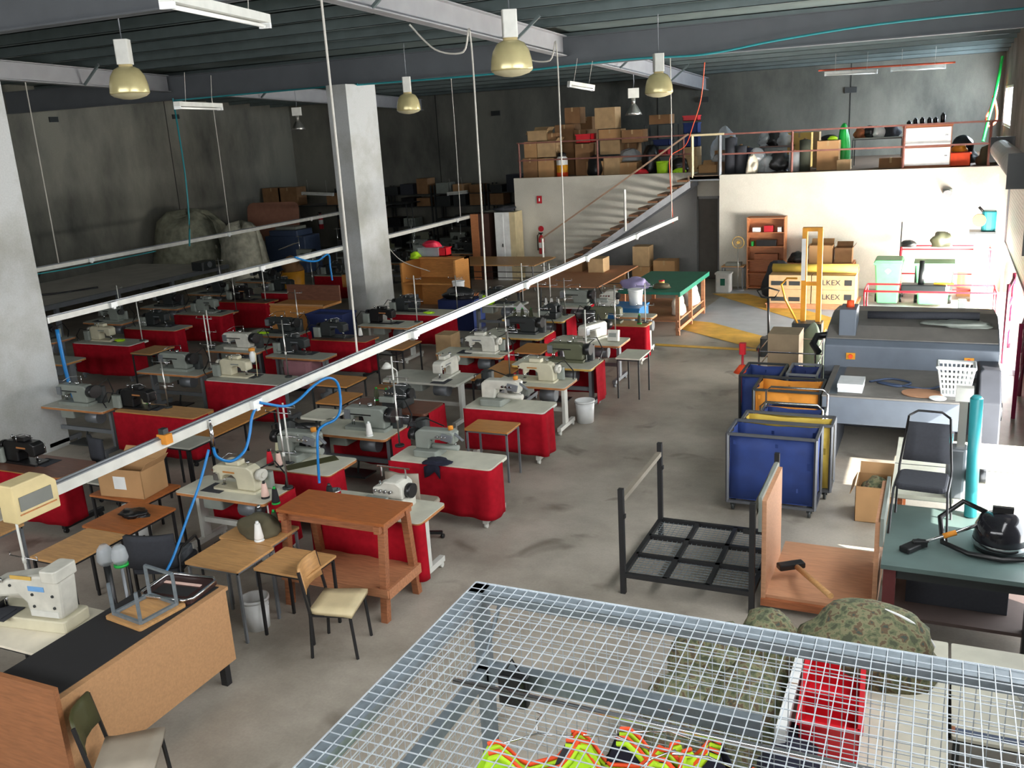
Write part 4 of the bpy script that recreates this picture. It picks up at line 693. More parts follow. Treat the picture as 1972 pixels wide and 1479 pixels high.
# large white bar-tack machine
side_table(-7.35, 4.25, -6.15, 4.95, .75, 'wired', 'black', 'pale table carrying the large white machine in the lower left', 'machine_table')
t = thing('bartack_machine', 'large white programmable sewing machine in the lower left', 'sewing machine', (-6.62, 4.62, .75), math.radians(8))
t.scale = (1.05,) * 3
MB().rbox(-.42, -.12, 0, .36, .16, .1, .03).build('bed', 'mbeige', t, .01)
MB().xz([(.02, .1), (.32, .1), (.35, .42), (.3, .47), (.12, .46), (-.3, .37), (-.4, .32), (-.42, .2), (-.3, .17), (-.26, .24), (-.06, .27), (.0, .22)], -.09, .1).build('arm', 'mwhite', t, .025)
MB().cyl((-.34, -.09, .22), (-.34, -.13, .22), .03, n=12).cyl((-.3, -.09, .32), (-.3, -.12, .32), .025, n=12).cyl((-.2, -.09, .4), (-.2, -.11, .4), .02, n=10).build('tension_disc', 'chrome', t)
MB().cyl((-.34, .0, .1), (-.34, .0, .2), .01).cyl((-.31, .02, .1), (-.31, .02, .2), .012).build('needle_bar', 'chrome', t)
MB().box(-.46, -.2, .1, -.14, .02, .108).box(-.4, -.18, .108, -.18, -.02, .116).build('clamp_plate', 'charcoal', t)
MB().rbox(.2, -.12, .42, .36, .12, .52, .03).build('motor_cover', 'mwhite', t, .01)
MB().box(.05, -.095, .33, .2, -.09, .37).build('maker_plate', mat('blue_plate', (110, 160, 210), .4), t); MB().box(-.1, -.095, .42, .1, -.09, .45).build('warning_strip', 'yedge', t)
MB().box(-.7, -.2, -.002, -.3, .1, .004).build('slide_plate', 'steelg', t); MB().cbox((-.33, -.1, .26), .12, .03, .12).cyl((-.33, -.02, .2), (-.33, -.02, .12), .03).build('face_plate', 'mblack', t); MB().xz([(.04, .12), (.3, .12), (.3, .17), (.04, .17)], -.1, -.088).build('access_cover', 'steelw', t)
f = MB()
for a_, b_ in ((.08, .3), (.27, .3), (.08, .2), (.27, .2), (-.12, .36)): f.cyl((a_, -.088, b_), (a_, -.098, b_), .012)
f.build('screw', 'mdark', t)
for x, y, lb in ((-7.2, 5.15, 'plastic-bagged white cone beside the large white machine, left one'), (-7.05, 5.2, 'plastic-bagged white cone beside the large white machine, right one')):
    pass
t = thing('bagged_cone', 'plastic-bagged white cone left of the thread stand by the large white machine', 'thread cone', (-6.3, 5.1, 1.1)); MB().lathe([(.001, .0), (.05, 0), (.075, .05), (.06, .14), (.03, .18), (.001, .18)]).build('cone', 'poly', t); MB().cyl((0, 0, -1.1), (0, 0, 0), .03).build('holder', 'mblack', t)
t = thing('bagged_cone', 'plastic-bagged cone with green base right of the large white machine', 'thread cone', (-6.15, 5.12, 1.12)); MB().lathe([(.001, .0), (.05, 0), (.07, .05), (.055, .14), (.03, .17), (.001, .17)]).build('cone', 'poly', t); MB().lathe([(.001, -.02), (.06, -.02), (.06, 0), (.001, 0)]).build('base', 'green', t); MB().cyl((0, 0, -1.12), (0, 0, -.02), .015).build('holder', 'steelg', t)
# ================================================================ white power rails and what hangs from them
def rail(x, y0, y1, z, label, boxes, m='steelw'):
    t = thing('power_rail', label, 'cable rail', (x, (y0 + y1) / 2, z), 0, None); h = (y1 - y0) / 2; c = (y0 + y1) / 2
    MB().box(-.025, -h, -.045, .025, h, .045).build('channel', m, t); MB().box(-.035, -h, .045, .03, h, .055).box(-.012, -h, .055, .005, h, .07).build('cable', 'steelg', t)
    MB().box(-.03, -h - .03, -.05, .03, -h, .05).box(-.03, h, -.05, .03, h + .03, .05).build('end_cap', 'plast', t)
    for y in boxes: MB().box(.025, y - c - .07, -.04, .075, y - c + .07, .05).box(.03, y - c - .02, -.07, .07, y - c + .03, -.04).build('socket_box', 'plast', t)
    return t
rail(-6.33, 3.2, 24.2, 1.9, 'long white overhead cable rail nearest the aisle', [7.2, 10.45, 14.2, 17.2, 20.5])
rail(-13.0, 10.3, 28.6, 1.9, 'white overhead cable rail running behind the concrete pillar', [11.6, 15.6, 20.5, 24.5])
rail(-18.95, 14.5, 30.6, 1.9, 'farthest white overhead cable rail along the dark back of the hall', [16.5, 21.5, 25.5])
t = thing('switch_box', 'cream electrical switch box fixed to the near end of the front rail', 'switch box', (-6.28, 4.43, 2.0))
MB().yz([(-.19, -.14), (.19, -.14), (.19, .08), (.1, .16), (-.19, .16)], .03, .2).build('housing', 'ecream', t, .01); MB().box(.2, -.15, -.05, .208, .13, .06).build('window', mat('grey_window', (120, 122, 116), .2), t); MB().box(.2, -.16, -.08, .206, .16, -.07).build('seam', 'edge', t)
t = thing('orange_clamp', 'orange junction block on the front rail right of the switch box', 'junction block', (-6.3, 5.95, 1.95)); MB().box(-.05, -.04, -.05, .06, .04, .04).build('block', 'orangec', t); MB().box(-.03, -.03, .04, .03, .03, .09).build('knob', 'mdark', t)
CB = [(-6.33, 9.15, 'grey cord dropping from the roof to the front rail by the blue hose'), (-6.33, 12.75, 'grey cord dropping to the middle of the front rail'), (-6.33, 16.1, 'grey cord dropping to the front rail left of the stair'), (-6.33, 23.7, 'thin cord dropping to the far end of the front rail'),
      (-13.0, 24.8, 'thin cord dropping to the middle rail in the dark'), (-18.95, 21.6, 'thin cord dropping to the farthest rail'), (-18.95, 15.6, 'faint cord by the left pillar'), (-18.95, 27.2, 'faint cord before the stacked cartons at the back')]
for x, y, lb in CB:
    zt = roofz(y) - .22 if not (12 < y < 17 and x > -7) else 5.8; wire_hose('drop_cord', ([(-7.3, y, 6.0), (-6.9, y, 5.62), (-6.45, y, 5.55)] if 12 < y < 17 and x > -7 else []) + [(x + .01, y, zt), (x + .03, y - .02, 4.2), (x, y, 1.97)], .014 if y < 20 else .012, 'cord', lb, 'cord', 'cords dropping from the roof')
wire_hose('air_hose', [(-12.4, YG - .15, 5.6), (-17.9, YG - .2, 5.58)] , .02, 'teal', 'teal air hose along the bottom of the big blue-grey beam, left part', 'hose', None, False)
wire_hose('air_hose', [(-12.4, YG - .18, 5.58), (-9, YG - .18, 5.57), (-6, YG - .18, 5.63), (-4.4, YG - .2, 5.6), (-3, YG - .2, 5.74), (-1.2, YG - .2, 5.86), (1.35, YG - .2, 5.9)], .022, 'teal', 'teal air hose looping along the big beam to the right wall')
b0 = aty(333, 190, 18.9); b1 = at(365, 475, 1.95)
wire_hose('air_hose', [b0, aty(345, 260, 18.6), aty(357, 340, 18.4), aty(364, 420, 18.3), (-18.9, 18.6, 1.95) if 0 else aty(365, 474, 18.3)], .022, 'teal', 'blue air hose hanging from the beam to the farthest rail')
wire_hose('air_hose', [(-18.9, 18.6, 1.82), (-18.88, 16, 1.8), (-18.9, 14.6, 1.83)], .014, 'teal', 'teal hose under the farthest rail')
def px3(l, x): # points on the plane of constant x
    q = []
    for a, b in l: r = ray(a, b); t_ = x / r.x; q.append(Vector((x, r.y * t_, H + r.z * t_)))
    return q
wire_hose('air_hose', px3([(500, 775), (486, 800), (480, 840), (470, 870), (445, 888), (418, 880), (411, 862)], -6.28), .016, 'hose', 'blue air hose loop hanging left of the front rail middle')
wire_hose('air_hose', px3([(500, 775), (515, 778), (550, 782), (575, 770), (605, 742), (630, 728), (648, 735), (655, 760), (655, 790), (645, 808), (622, 820), (612, 835), (612, 880), (615, 930)], -6.25), .016, 'hose', 'blue air hose arching over to the white overlock machine')
t = thing('hose_coupling', 'metal air coupling below the front rail', 'hose coupling', px3([(409, 845)], -6.28)[0]); MB().cyl((0, 0, -.07), (0, 0, .14), .02).build('body', 'chrome', t); MB().cyl((0, 0, .14), (0, 0, .19), .012).build('nipple', 'chrome', t)
wire_hose('air_hose', px3([(402, 866), (385, 930), (360, 1000), (335, 1070), (318, 1105)], -6.3), .014, 'hose', 'blue air hose dropping straight towards the tray on the desk')
wire_hose('air_hose', [(-12.4, 9.95, 1.85), (-12.38, 9.95, 1.2), (-12.35, 9.98, .7)], .03, 'hose', 'thick blue hose running down the left pillar edge')
wire_hose('air_hose', px3([(568, 495), (590, 502), (612, 502), (632, 490), (636, 515), (640, 540)], -12.9), .022, 'hose', 'blue air hose looping under the middle rail left of the pillar')
wire_hose('cable', [(-12.9, 20.3, 1.85), (-12.6, 20.6, 1.3), (-11.9, 20.8, 1.0)], .012, 'cord', 'dark cable hanging right of the concrete pillar', 'cable')
# ---------------------------------------------------------------- high-bay and fluorescent lights
def bay(kind):
    def b():
        t = thing('high_bay_light', '', 'ceiling light')
        if kind == 'dome':
            MB().lathe([(.1, .33), (.16, .3), (.21, .22), (.235, .12), (.245, .02), (.24, 0), (.225, .02), (.2, .2), (.1, .31)], n=28).build('reflector', 'lampy', t)
            MB().lathe([(.238, .0), (.2, -.03), (.1, -.06), (.001, -.07)], n=28).build('lens', mat('dusty_lens', (176, 168, 136), .4), t)
            MB().lathe([(.001, .36), (.085, .36), (.085, .33), (.1, .32)], n=20).build('collar', 'ecream', t); MB().rbox(-.085, -.09, .36, .085, .09, .66, .02).build('ballast_box', 'steelw', t)
            MB().tube([(0, 0, .66), (0, 0, .82), (0, 0, 1.3)], .008).build('hook', 'steelg', t)
        else:
            MB().lathe([(.045, .28), (.06, .27), (.11, .2), (.18, .08), (.22, 0), (.215, 0), (.17, .08), (.04, .26)], n=28).build('reflector', 'alu', t)
            MB().cyl((0, 0, .26), (0, 0, .42), .05, .055, n=16).build('neck', 'alu', t); MB().rbox(-.14, -.06, .42, .14, .06, .66, .01).build('ballast_box', 'steelw', t)
            MB().tube([(0, 0, .66), (.02, 0, .8), (0, 0, 1.4)], .01).build('hook', 'steelg', t)
        return t
    return b
for k, (x, y, z, lb) in enumerate(((-4.64, 10.39, 5.1, 'large yellowed dome light nearest the camera at the top centre'), (-9.61, 9.45, 5.16, 'large yellowed dome light beside the left pillar'), (-10.12, 17.36, 4.9, 'yellowed dome light just right of the free-standing pillar'), (-4.64, 16.62, 4.88, 'yellowed dome light above the stair rail'))):
    place('bay_dome', bay('dome'), (x, y, z), .5, lb, 'high-bay lights hanging from the roof')
for x, y, z, lb in ((-18.1, 24.3, 4.72, 'small spun metal high-bay light left of the free-standing pillar'), (-7.38, 24.03, 4.56, 'small spun metal high-bay light in front of the boxes on the mezzanine')):
    place('bay_cone', bay('cone'), (x, y, z), .4, lb, 'high-bay lights hanging from the roof')
def batten(p0, p1, label, n=1):
    p0 = Vector(p0); p1 = Vector(p1); c = (p0 + p1) / 2; L_ = (p1 - p0).length / 2; t = thing('fluorescent_batten', label, 'ceiling light', c); t.rotation_euler = (p1 - p0).to_track_quat('Y', 'Z').to_euler()
    MB().box(-.05, -L_, -.02, .05, L_, .05).build('body', 'steelw', t)
    for k in range(n): MB().cyl((-.03 + .06 * k if n > 1 else 0, -L_ + .04, -.045), (-.03 + .06 * k if n > 1 else 0, L_ - .04, -.045), .016, n=10).build('tube', 'tube', t)
    for s in (-1, 1): MB().box(-.05, s * (L_ - .02) - .02, -.065, .05, s * (L_ - .02) + .02, -.02).build('end_socket', 'plast', t)
    for s in (-1, 1): MB().tube([(0, s * L_ * .6, .05), (.05, s * L_ * .6, .5)], .004).build('hanger', 'cord', t)
batten(at(318, -3, 5.45), at(511, 40, 5.5), 'single fluorescent batten at the top left')
batten(at(340, 202, 5.1), at(424, 205, 5.1), 'small fluorescent batten under the big beam near the left pillar')
batten(aty(1095, 161, 18.4), aty(1143, 169, 18.9), 'small fluorescent batten above the stacked cartons', 2)
batten(aty(1588, 142, 28), aty(1690, 137, 28), 'left fluorescent batten over the mezzanine'); batten(aty(1715, 134, 28), aty(1822, 127, 28), 'right fluorescent batten over the mezzanine')
batten(aty(582, 372, 29), aty(642, 374, 29), 'dim batten over the cartons left of the pillar'); batten(aty(862, 373, 29), aty(900, 369, 29), 'dim batten right of the pillar in the dark')
wire_hose('conduit', [aty(1576, 136, 28.1), aty(1700, 128, 28.1), aty(1840, 120, 28.1)], .025, 'ocord', 'orange conduit above the mezzanine battens', 'conduit')
wire_hose('extension_cord', [aty(1357, 120, 23), aty(1350, 190, 23.2), aty(1335, 240, 23.5), aty(1320, 280, 24), aty(1292, 300, 24), aty(1290, 330, 24), aty(1293, 380, 24), aty(1296, 430, 24)], .012, 'ocord', 'orange cord hanging from the roof past the stair landing to the front rail', 'cord')
wire_hose('extension_cord', [(1.2, 30.6, 5.1), (1.15, 30.4, 4.6), (1.05, 30.2, 4.2), (.95, 30.0, 3.95), (1.0, 30.1, 3.7), (1.18, 30.2, 3.8), (1.2, 30.3, 4.1), (1.1, 30.5, 4.5)], .035, 'ocord', 'coiled orange cord hanging by the mezzanine window', 'cord')
wire_hose('rope', [(1.25, 30.6, 5.55), (1.12, 30.2, 4.5), (1.0, 30, 3.9), (.9, 29.8, 3.3)], .04, 'green', 'green and white rope hanging by the mezzanine window', 'rope')
# ================================================================ stair and mezzanine rail
t = thing('staircase', 'open timber-tread stair rising to the mezzanine landing', 'staircase', (-8.0, 25.2, 0))
ya, yb = -.3, .6; x0, x1 = -2.35, 1.85   # local run
for yy in (ya, yb):
    f = MB(); f.add([(x0, yy, .0), (x0 + .12, yy, 0), (x1, yy, 2.62), (x1, yy, 2.8), (x0, yy, .1)] + [(x0, yy + .05, .0), (x0 + .12, yy + .05, 0), (x1, yy + .05, 2.62), (x1, yy + .05, 2.8), (x0, yy + .05, .1)],
          [(0, 1, 2, 3, 4), (9, 8, 7, 6, 5), (0, 5, 6, 1), (1, 6, 7, 2), (2, 7, 8, 3), (3, 8, 9, 4), (4, 9, 5, 0)]); f.build('stringer', 'steelg' if yy > 0 else mat('pale_stringer', (170, 172, 176), .5), t)
for i in range(15):
    u = (i + .7) / 15.4; x = x0 + (x1 - x0) * u; z = .16 + 2.74 * u; MB().box(x - .15, ya + .0, z, x + .12, yb, z + .05).build('tread', 'treads', t)
MB().bar((x0 - .1, ya, .0), (x0 - .1, ya, 1.3), .05).bar((.05, ya, 1.5), (.05, ya, 2.62), .05).build('baluster', 'steelw', t)
MB().bar((x0 - .15, ya, 1.28), (x1 - .03, ya, 4.0), .04).build('handrail', mat('brown_handrail', (150, 122, 100), .5), t)
t = thing('landing_rail', 'cream guard rail at the top of the stair', 'railing', (-5.7, 24.92, MZ))
MB().bar((-.42, 0, 1.03), (.45, 0, 1.03), .05).build('top_rail', 'cream', t)
for x in (-.38,): MB().bar((x, 0, -.05), (x, 0, 1.03), .055).build('post', 'cream', t)
MB().bar((.34, 0, -.03), (.34, 0, 1.0), .07).build('post', 'steelg', t); MB().box(-.45, -.02, -.14, .35, .02, -.02).build('edge_plate', 'steelg', t)
rr = mat('rusty_rail', (122, 76, 66), .7, var=.2)
def guard(xa, xb, y, label, posts):
    t = thing('guard_rail', label, 'railing', ((xa + xb) / 2, y, MZ)); h = (xb - xa) / 2
    for z, n_ in ((1.02, 'top_rail'), (.52, 'mid_rail')): MB().bar((-h, 0, z), (h, 0, z), .04).build(n_, rr, t)
    for x in posts: MB().bar((x - (xa + xb) / 2, 0, 0), (x - (xa + xb) / 2, 0, 1.02), .045).build('post', rr, t)
guard(-5.3, 1.1, 24.95, 'rusty two-bar guard rail along the right half of the mezzanine', (-3.55, -.95, .9)); guard(-11.6, -6.3, 26.05, 'rusty two-bar guard rail in front of the stacked cartons', (-11.55, -9.1, -6.6))
# things on the mezzanine: x from pixel columns, stacked cartons
def mb(px0, py0, px1, py1, y, d, label, m='card', z0=None, op=False, nm='cardboard_box', group=None):
    a = aty(px0, py1, y); b = aty(px1, py0, y); zb = MZ if z0 is None else z0
    c = aty((px0 + px1) / 2, py0, y).z
    return carton(a.x, y, zb, b.x, y + d, max(c, zb + .1), label, m, op, 0, group)
mb(1008, 305, 1034, 336, 26.4, .6, 'dark carton at the bottom left corner of the mezzanine stack', 'cardd'); mb(1037, 305, 1066, 336, 26.4, .6, 'carton next to the orange and white drum', 'card')
z1 = aty(1020, 305, 26.4).z + .01
mb(1010, 273, 1033, 302, 26.45, .5, 'pale carton in the second layer at the left end', 'card', z1); mb(1035, 272, 1070, 300, 26.45, .55, 'battered orange-brown carton in the second layer', 'card2', z1, True)
z2 = aty(1020, 273, 26.45).z + .01
mb(1016, 252, 1052, 270, 26.5, .5, 'open-flapped carton on top at the left of the stack', 'card2', z2, True); mb(1055, 256, 1071, 272, 26.55, .4, 'small carton right of the open-flapped one', 'cardd', z2)
def row(y, d, items, z, m):
    for i, (a, b, top_, lb) in enumerate(items): mb(a, top_, b, 336, y, d, lb, m[i % len(m)], z)
row(26.5, .55, ((1130, 1161, 311, 'low wide carton in the bottom row'), (1163, 1193, 302, 'tall carton in the bottom row, centre'), (1194, 1226, 313, 'taped carton in the bottom row, right')), MZ, ('card', 'card2', 'card'))
z1 = aty(1170, 300, 26.5).z + .02
row(27.2, .6, ((1072, 1105, 240, 'dark carton stack behind the drum'), (1107, 1128, 250, 'dark carton behind the red crate')), MZ, ('cardd',)); 
row(26.9, .5, ((1157, 1194, 270, 'carton in the middle of the tall stack'),), z1, ('card2',)); z2 = aty(1170, 270, 26.9).z + .02
row(26.95, .5, ((1155, 1195, 249, 'carton above the middle of the tall stack'),), z2, ('card',)); z3 = aty(1170, 249, 26.95).z + .02
mb(1146, 207, 1184, 249, 26.9, .55, 'topmost big square carton of the tall stack', 'card2', z3)
z4 = aty(1090, 240, 27.2).z + .01; mb(1088, 207, 1116, 240, 27.3, .5, 'dim carton on top of the dark stack', 'cardd', z4); mb(1118, 225, 1140, 252, 27.9, .5, 'dim pink-brown carton at the back of the stack', 'cardd', MZ)
mb(1197, 250, 1238, 265, 26.8, .5, 'flat open carton below the small high-bay light', 'cardd', aty(1210, 275, 26.8).z); mb(1195, 276, 1226, 336, 27.3, .5, 'carton under the flat open one', 'cardd')
lump('plastic_bag', aty(1210, 285, 26.8).x, 26.95, aty(1210, 313, 26.5).z + .02, .3, .22, .3, 'poly', 'grey plastic bag on the taped carton', 'bag', 5, .2)
def crate(px0, py0, px1, py1, y, d, label, m, z0, rz=0):
    a = aty(px0, py1, y); b = aty(px1, py0, y); h = b.z - a.z; w = (b.x - a.x) / 2; t = thing('plastic_crate', label, 'crate', ((a.x + b.x) / 2, y + d / 2, z0)); h = max(.15, h)
    MB().box(-w, -d / 2, 0, w, d / 2, .02).box(-w, -d / 2, 0, -w + .015, d / 2, h).box(w - .015, -d / 2, 0, w, d / 2, h).box(-w, -d / 2, 0, w, -d / 2 + .015, h).box(-w, d / 2 - .015, 0, w, d / 2, h).build('body', m, t)
    MB().box(-w - .015, -d / 2 - .015, h - .03, w + .015, -d / 2, h).box(-w - .015, d / 2, h - .03, w + .015, d / 2 + .015, h).box(-w - .015, -d / 2, h - .03, -w, d / 2, h).box(w, -d / 2, h - .03, w + .015, d / 2, h).build('rim', m, t)
    return t
crate(1109, 257, 1137, 276, 26.8, .5, 'red crate wedged in the carton stack', 'redp', aty(1120, 276, 26.8).z); carton(aty(1108, 300, 26.7).x, 26.7, MZ, aty(1136, 300, 26.7).x, 27.2, aty(1120, 277, 26.8).z, 'tall dark carton below the red crate', 'cardd')
t = thing('drum', 'orange, white and red drum beside the carton stack', 'drum', (aty(1081, 336, 26.4).x, 26.5, MZ)); MB().lathe([(.001, 0), (.17, 0), (.17, .12)]).build('base_band', 'hiorange', t); MB().lathe([(.17, .12), (.17, .34), (.168, .34)]).build('middle_band', 'ypaint', t); MB().lathe([(.168, .34), (.168, .52), (.12, .58)]).build('upper_band', 'plast', t); MB().lathe([(.12, .58), (.14, .66), (.001, .72)]).build('cap', 'black_p', t)
lump('garbage_bag', -9.35, 26.6, MZ, .26, .28, .45, 'mblack', 'black bag between the drum and the low carton', 'bag', 8, .1)
# central cluster
crate(1315, 224, 1343, 233, 26.9, .4, 'red lid crate on top of the blue crate column', 'redp', aty(1330, 233, 26.9).z); crate(1316, 234, 1343, 256, 26.9, .4, 'upper blue crate in the column by the orange cord', 'blue', aty(1330, 257, 26.9).z); crate(1316, 258, 1343, 282, 26.9, .4, 'lower blue crate in the column by the orange cord', 'blue', aty(1330, 283, 26.9).z)
carton(aty(1316, 300, 26.9).x, 26.8, MZ, aty(1343, 300, 26.9).x, 27.4, aty(1330, 283, 26.9).z - .005, 'tan carton under the blue crate column', 'card2')
mb(1250, 221, 1290, 238, 27.3, .5, 'long flat carton on top of the dark shelf', 'cardd', aty(1270, 239, 27.3).z)
t = thing('storage_shelf', 'dark shelf with stacked crates left of the orange cord', 'shelf', (aty(1270, 336, 27.3).x, 27.6, MZ)); hh = aty(1270, 239, 27.3).z - MZ - .01
for sx in (-.45, .41): 
    for sy in (-.3, .26): MB().box(sx, sy, 0, sx + .04, sy + .04, hh).build('post', 'mdark', t)
for k in range(4): MB().box(-.45, -.3, hh * k / 3 - .02 if k else 0, .45, .3, hh * k / 3 if k else .02).build('shelf_board', 'mdark', t)
crate(1261, 283, 1284, 296, 27.2, .4, 'dark red crate on the lower shelf', 'redm', aty(1270, 297, 27.2).z - .06); crate(1258, 262, 1288, 276, 27.2, .4, 'navy crate on the middle shelf', 'dblue', aty(1270, 278, 27.2).z - .05)
t = bucket(aty(1268, 330, 25.9).x, 26.3, 'lime green bucket at the edge beside the stair handrail', .17, .34, MZ, 'lime'); lump('cloth_scrap', aty(1232, 332, 26.2).x, 26.3, MZ, .2, .15, .12, 'redp', 'red cloth at the mezzanine edge left of the lime bucket', 'cloth', 6)
lump('garbage_bag', -7.7, 26.7, MZ, .25, .25, .6, 'mblack', 'black plastic heap behind the red cloth', 'bag', 12, .2); lump('garbage_bag', -6.85, 26.6, MZ, .3, .25, .3, 'mblack', 'black heap with lime strip left of the landing post', 'bag', 13, .2); lump('cloth_scrap', -6.8, 26.4, MZ, .2, .08, .1, 'lime', 'lime strip beside the landing post', 'cloth', 14)
mb(1303, 302, 1343, 336, 26.6, .5, 'tan carton behind the landing post', 'card2'); mb(1345, 318, 1380, 336, 25.9, .5, 'open carton on the landing with grey contents', 'card', None, True); lump('plastic_bag', -5.6, 26.15, MZ + .28, .22, .18, .16, 'poly', 'clear plastic in the open landing carton', 'bag', 15, .25)
lump('plastic_bag', -5.7, 27.2, MZ, .4, .3, .9, 'poly', 'tall clear plastic bundle behind the landing', 'bag', 16, .2); mb(1376, 290, 1392, 336, 26.3, .3, 'narrow orange-brown carton by the rail post', 'cardd')
# right cluster behind the guard rail
def roll(px, top_, y, r, m, label):
    a = aty(px, 300, y); zt = aty(px, top_, y).z; t = thing('fabric_roll', label, 'fabric roll', (a.x, y, MZ)); h = zt - MZ
    MB().lathe([(.001, 0), (r, 0), (r * 1.02, h * .3), (r * .97, h * .6), (r, h - .02), (r * .3, h), (.001, h - .01)], n=18).build('roll', m, t); MB().lathe([(r * .25, h - .01), (r * .25, h + .03), (.001, h + .03)], n=10).build('core', 'cardd', t)
roll(1408, 264, 25.4, .16, 'charcoal', 'tall charcoal fabric roll nearest the landing post'); roll(1427, 280, 25.35, .15, 'charcoal', 'shorter charcoal fabric roll second from the landing post'); roll(1441, 284, 25.7, .12, 'navy', 'dark fabric roll third from the landing post'); roll(1550, 268, 25.4, .14, mat('dark_green_roll', (58, 62, 50), .9), 'dark green fabric roll before the yellow carton')
roll(1530, 290, 25.35, .14, 'poly', 'plastic-wrapped roll left of the dark green roll')
for i, (px, rr_, hh_, m_, lb) in enumerate(((1455, .3, .45, 'poly', 'clear plastic bundle on the floor right of the charcoal rolls'), (1478, .25, .3, 'poly', 'crumpled plastic between the rolls'), (1500, .28, .38, 'mblack', 'black plastic bundle between the rolls'), (1452, .14, .4, 'wired', 'white paper bundle at the mezzanine edge'))):
    lump('plastic_bundle', aty(px, 320, 25.5).x, 25.6 if i < 3 else 25.25, MZ, rr_, .25, hh_, m_, lb, 'bundle', 20 + i, .25)
side_table(aty(1463, 300, 26.4).x, 26.3, aty(1525, 300, 26.4).x, 26.9, 0.62, 'brown_lam', 'mdark', 'low brown table with plastic-wrapped goods on the mezzanine').location.z = MZ
for i, (px, m_, lb) in enumerate(((1472, 'poly', 'clear plastic bundle on the low brown table, left'), (1490, 'mblack', 'dark wrapped bundle on the low brown table, middle'), (1508, 'poly', 'clear plastic bundle on the low brown table, right'))): lump('plastic_bundle', aty(px, 300, 26.5).x, 26.6, MZ + .62, .2, .2, .28, m_, lb, 'bundle', 30 + i, .25)
mb(1516, 256, 1562, 300, 26.9, .5, 'yellow-brown upright carton behind the dark green roll', 'yedge'); mb(1564, 254, 1578, 330, 26.6, .4, 'pale narrow carton right of the dark green roll', 'card2')
mb(1572, 271, 1616, 330, 25.5, .6, 'big carton right of the narrow pale one', 'card'); lump('hat', aty(1597, 270, 25.8).x, 25.8, aty(1594, 271, 25.5).z + .01, .2, .15, .1, 'mblack', 'black and lime cap on the big carton', 'cap', 40, .1); lump('cloth_scrap', aty(1604, 268, 25.7).x, 25.65, aty(1594, 271, 25.5).z + .01, .12, .08, .08, 'lime', 'lime bundle on the big carton', 'cloth', 41, .1)
lump('cloth_heap', aty(1623, 300, 26).x, 26.1, MZ, .16, .14, .9, 'green', 'green plastic bundle right of the big carton', 'bundle', 42, .12)
mb(1611, 308, 1638, 328, 25.3, .35, 'small pale carton at the edge right of the big carton', 'card2'); mb(1692, 304, 1738, 325, 25.5, .4, 'low tan carton left of the white cabinet', 'cardd')
side_table(aty(1640, 300, 26.6).x, 26.4, aty(1738, 300, 26.6).x, 27.1, .72, 'mgrey', 'mdark', 'grey table behind the guard rail left of the white cabinet').location.z = MZ
for i, (px, m_, lb) in enumerate(((1655, 'brownf', 'brown item on the grey mezzanine table, left'), (1672, 'mblack', 'dark item on the grey mezzanine table'), (1690, 'plast', 'white machine-like bundle on the grey mezzanine table'), (1715, 'charcoal', 'wide dark bundle on the grey mezzanine table'))): lump('bundle', aty(px, 290, 26.6).x, 26.75, MZ + .72, .16 + .04 * (i == 3), .16, .22, m_, lb, 'bundle', 50 + i, .2)
t = thing('storage_cabinet', 'white two-door cabinet with dark bottles on top', 'cabinet', (-.45, 25.3, MZ)); MB().box(-.54, -.22, 0, .54, .22, .96).box(-.56, -.24, .96, .56, .24, 1.0).build('body', 'brownf', t)
for z0_, z1_ in ((.06, .47), (.53, .94)): o = MB().box(-.52, -.235, z0_, .52, -.22, z1_).build('door', 'plast', t); MB().box(.4, -.25, (z0_ + z1_) / 2, .46, -.235, (z0_ + z1_) / 2 + .02).build('handle', 'chrome', o)
for i, (dx, h_) in enumerate(((-.42, .1), (-.28, .15), (-.13, .16), (.03, .15), (.16, .15), (.32, .24))):
    t = thing('bottle', 'dark bottle on the white mezzanine cabinet, number counting shape: ' if 0 else ['smallest dark bottle, left end of the white cabinet', 'dark bottle second from the left on the white cabinet', 'dark bottle third from the left on the white cabinet', 'dark bottle fourth from the left on the white cabinet', 'dark bottle fifth from the left on the white cabinet', 'tallest dark bundle, right end of the white cabinet'][i], 'bottle', (-.45 + dx, 25.3, MZ + 1.0), 0, 'dark bottles on the white mezzanine cabinet')
    MB().lathe([(.001, 0), (.05, 0), (.055, h_ * .8), (.03, h_), (.001, h_)], n=12).build('body', 'mblack', t); MB().lathe([(.03, h_), (.03, h_ + .02), (.001, h_ + .02)], n=10).build('cap', 'mdark', t)
crate(1828, 298, 1870, 325, 25.2, .45, 'bright orange crate right of the white cabinet', 'hiorange', MZ); lump('cloth_heap', .28, 25.6, MZ + .33, .18, .14, .14, 'ypaint', 'yellow and blue cloth in the orange crate', 'cloth', 60); lump('garbage_bag', .35, 26.6, MZ, .35, .3, .5, 'mblack', 'dark bag behind the orange crate', 'bag', 61, .2); lump('garbage_bag', .9, 25.7, MZ, .25, .25, .35, 'khaki', 'dull bag at the right end of the mezzanine', 'bag', 62, .2)
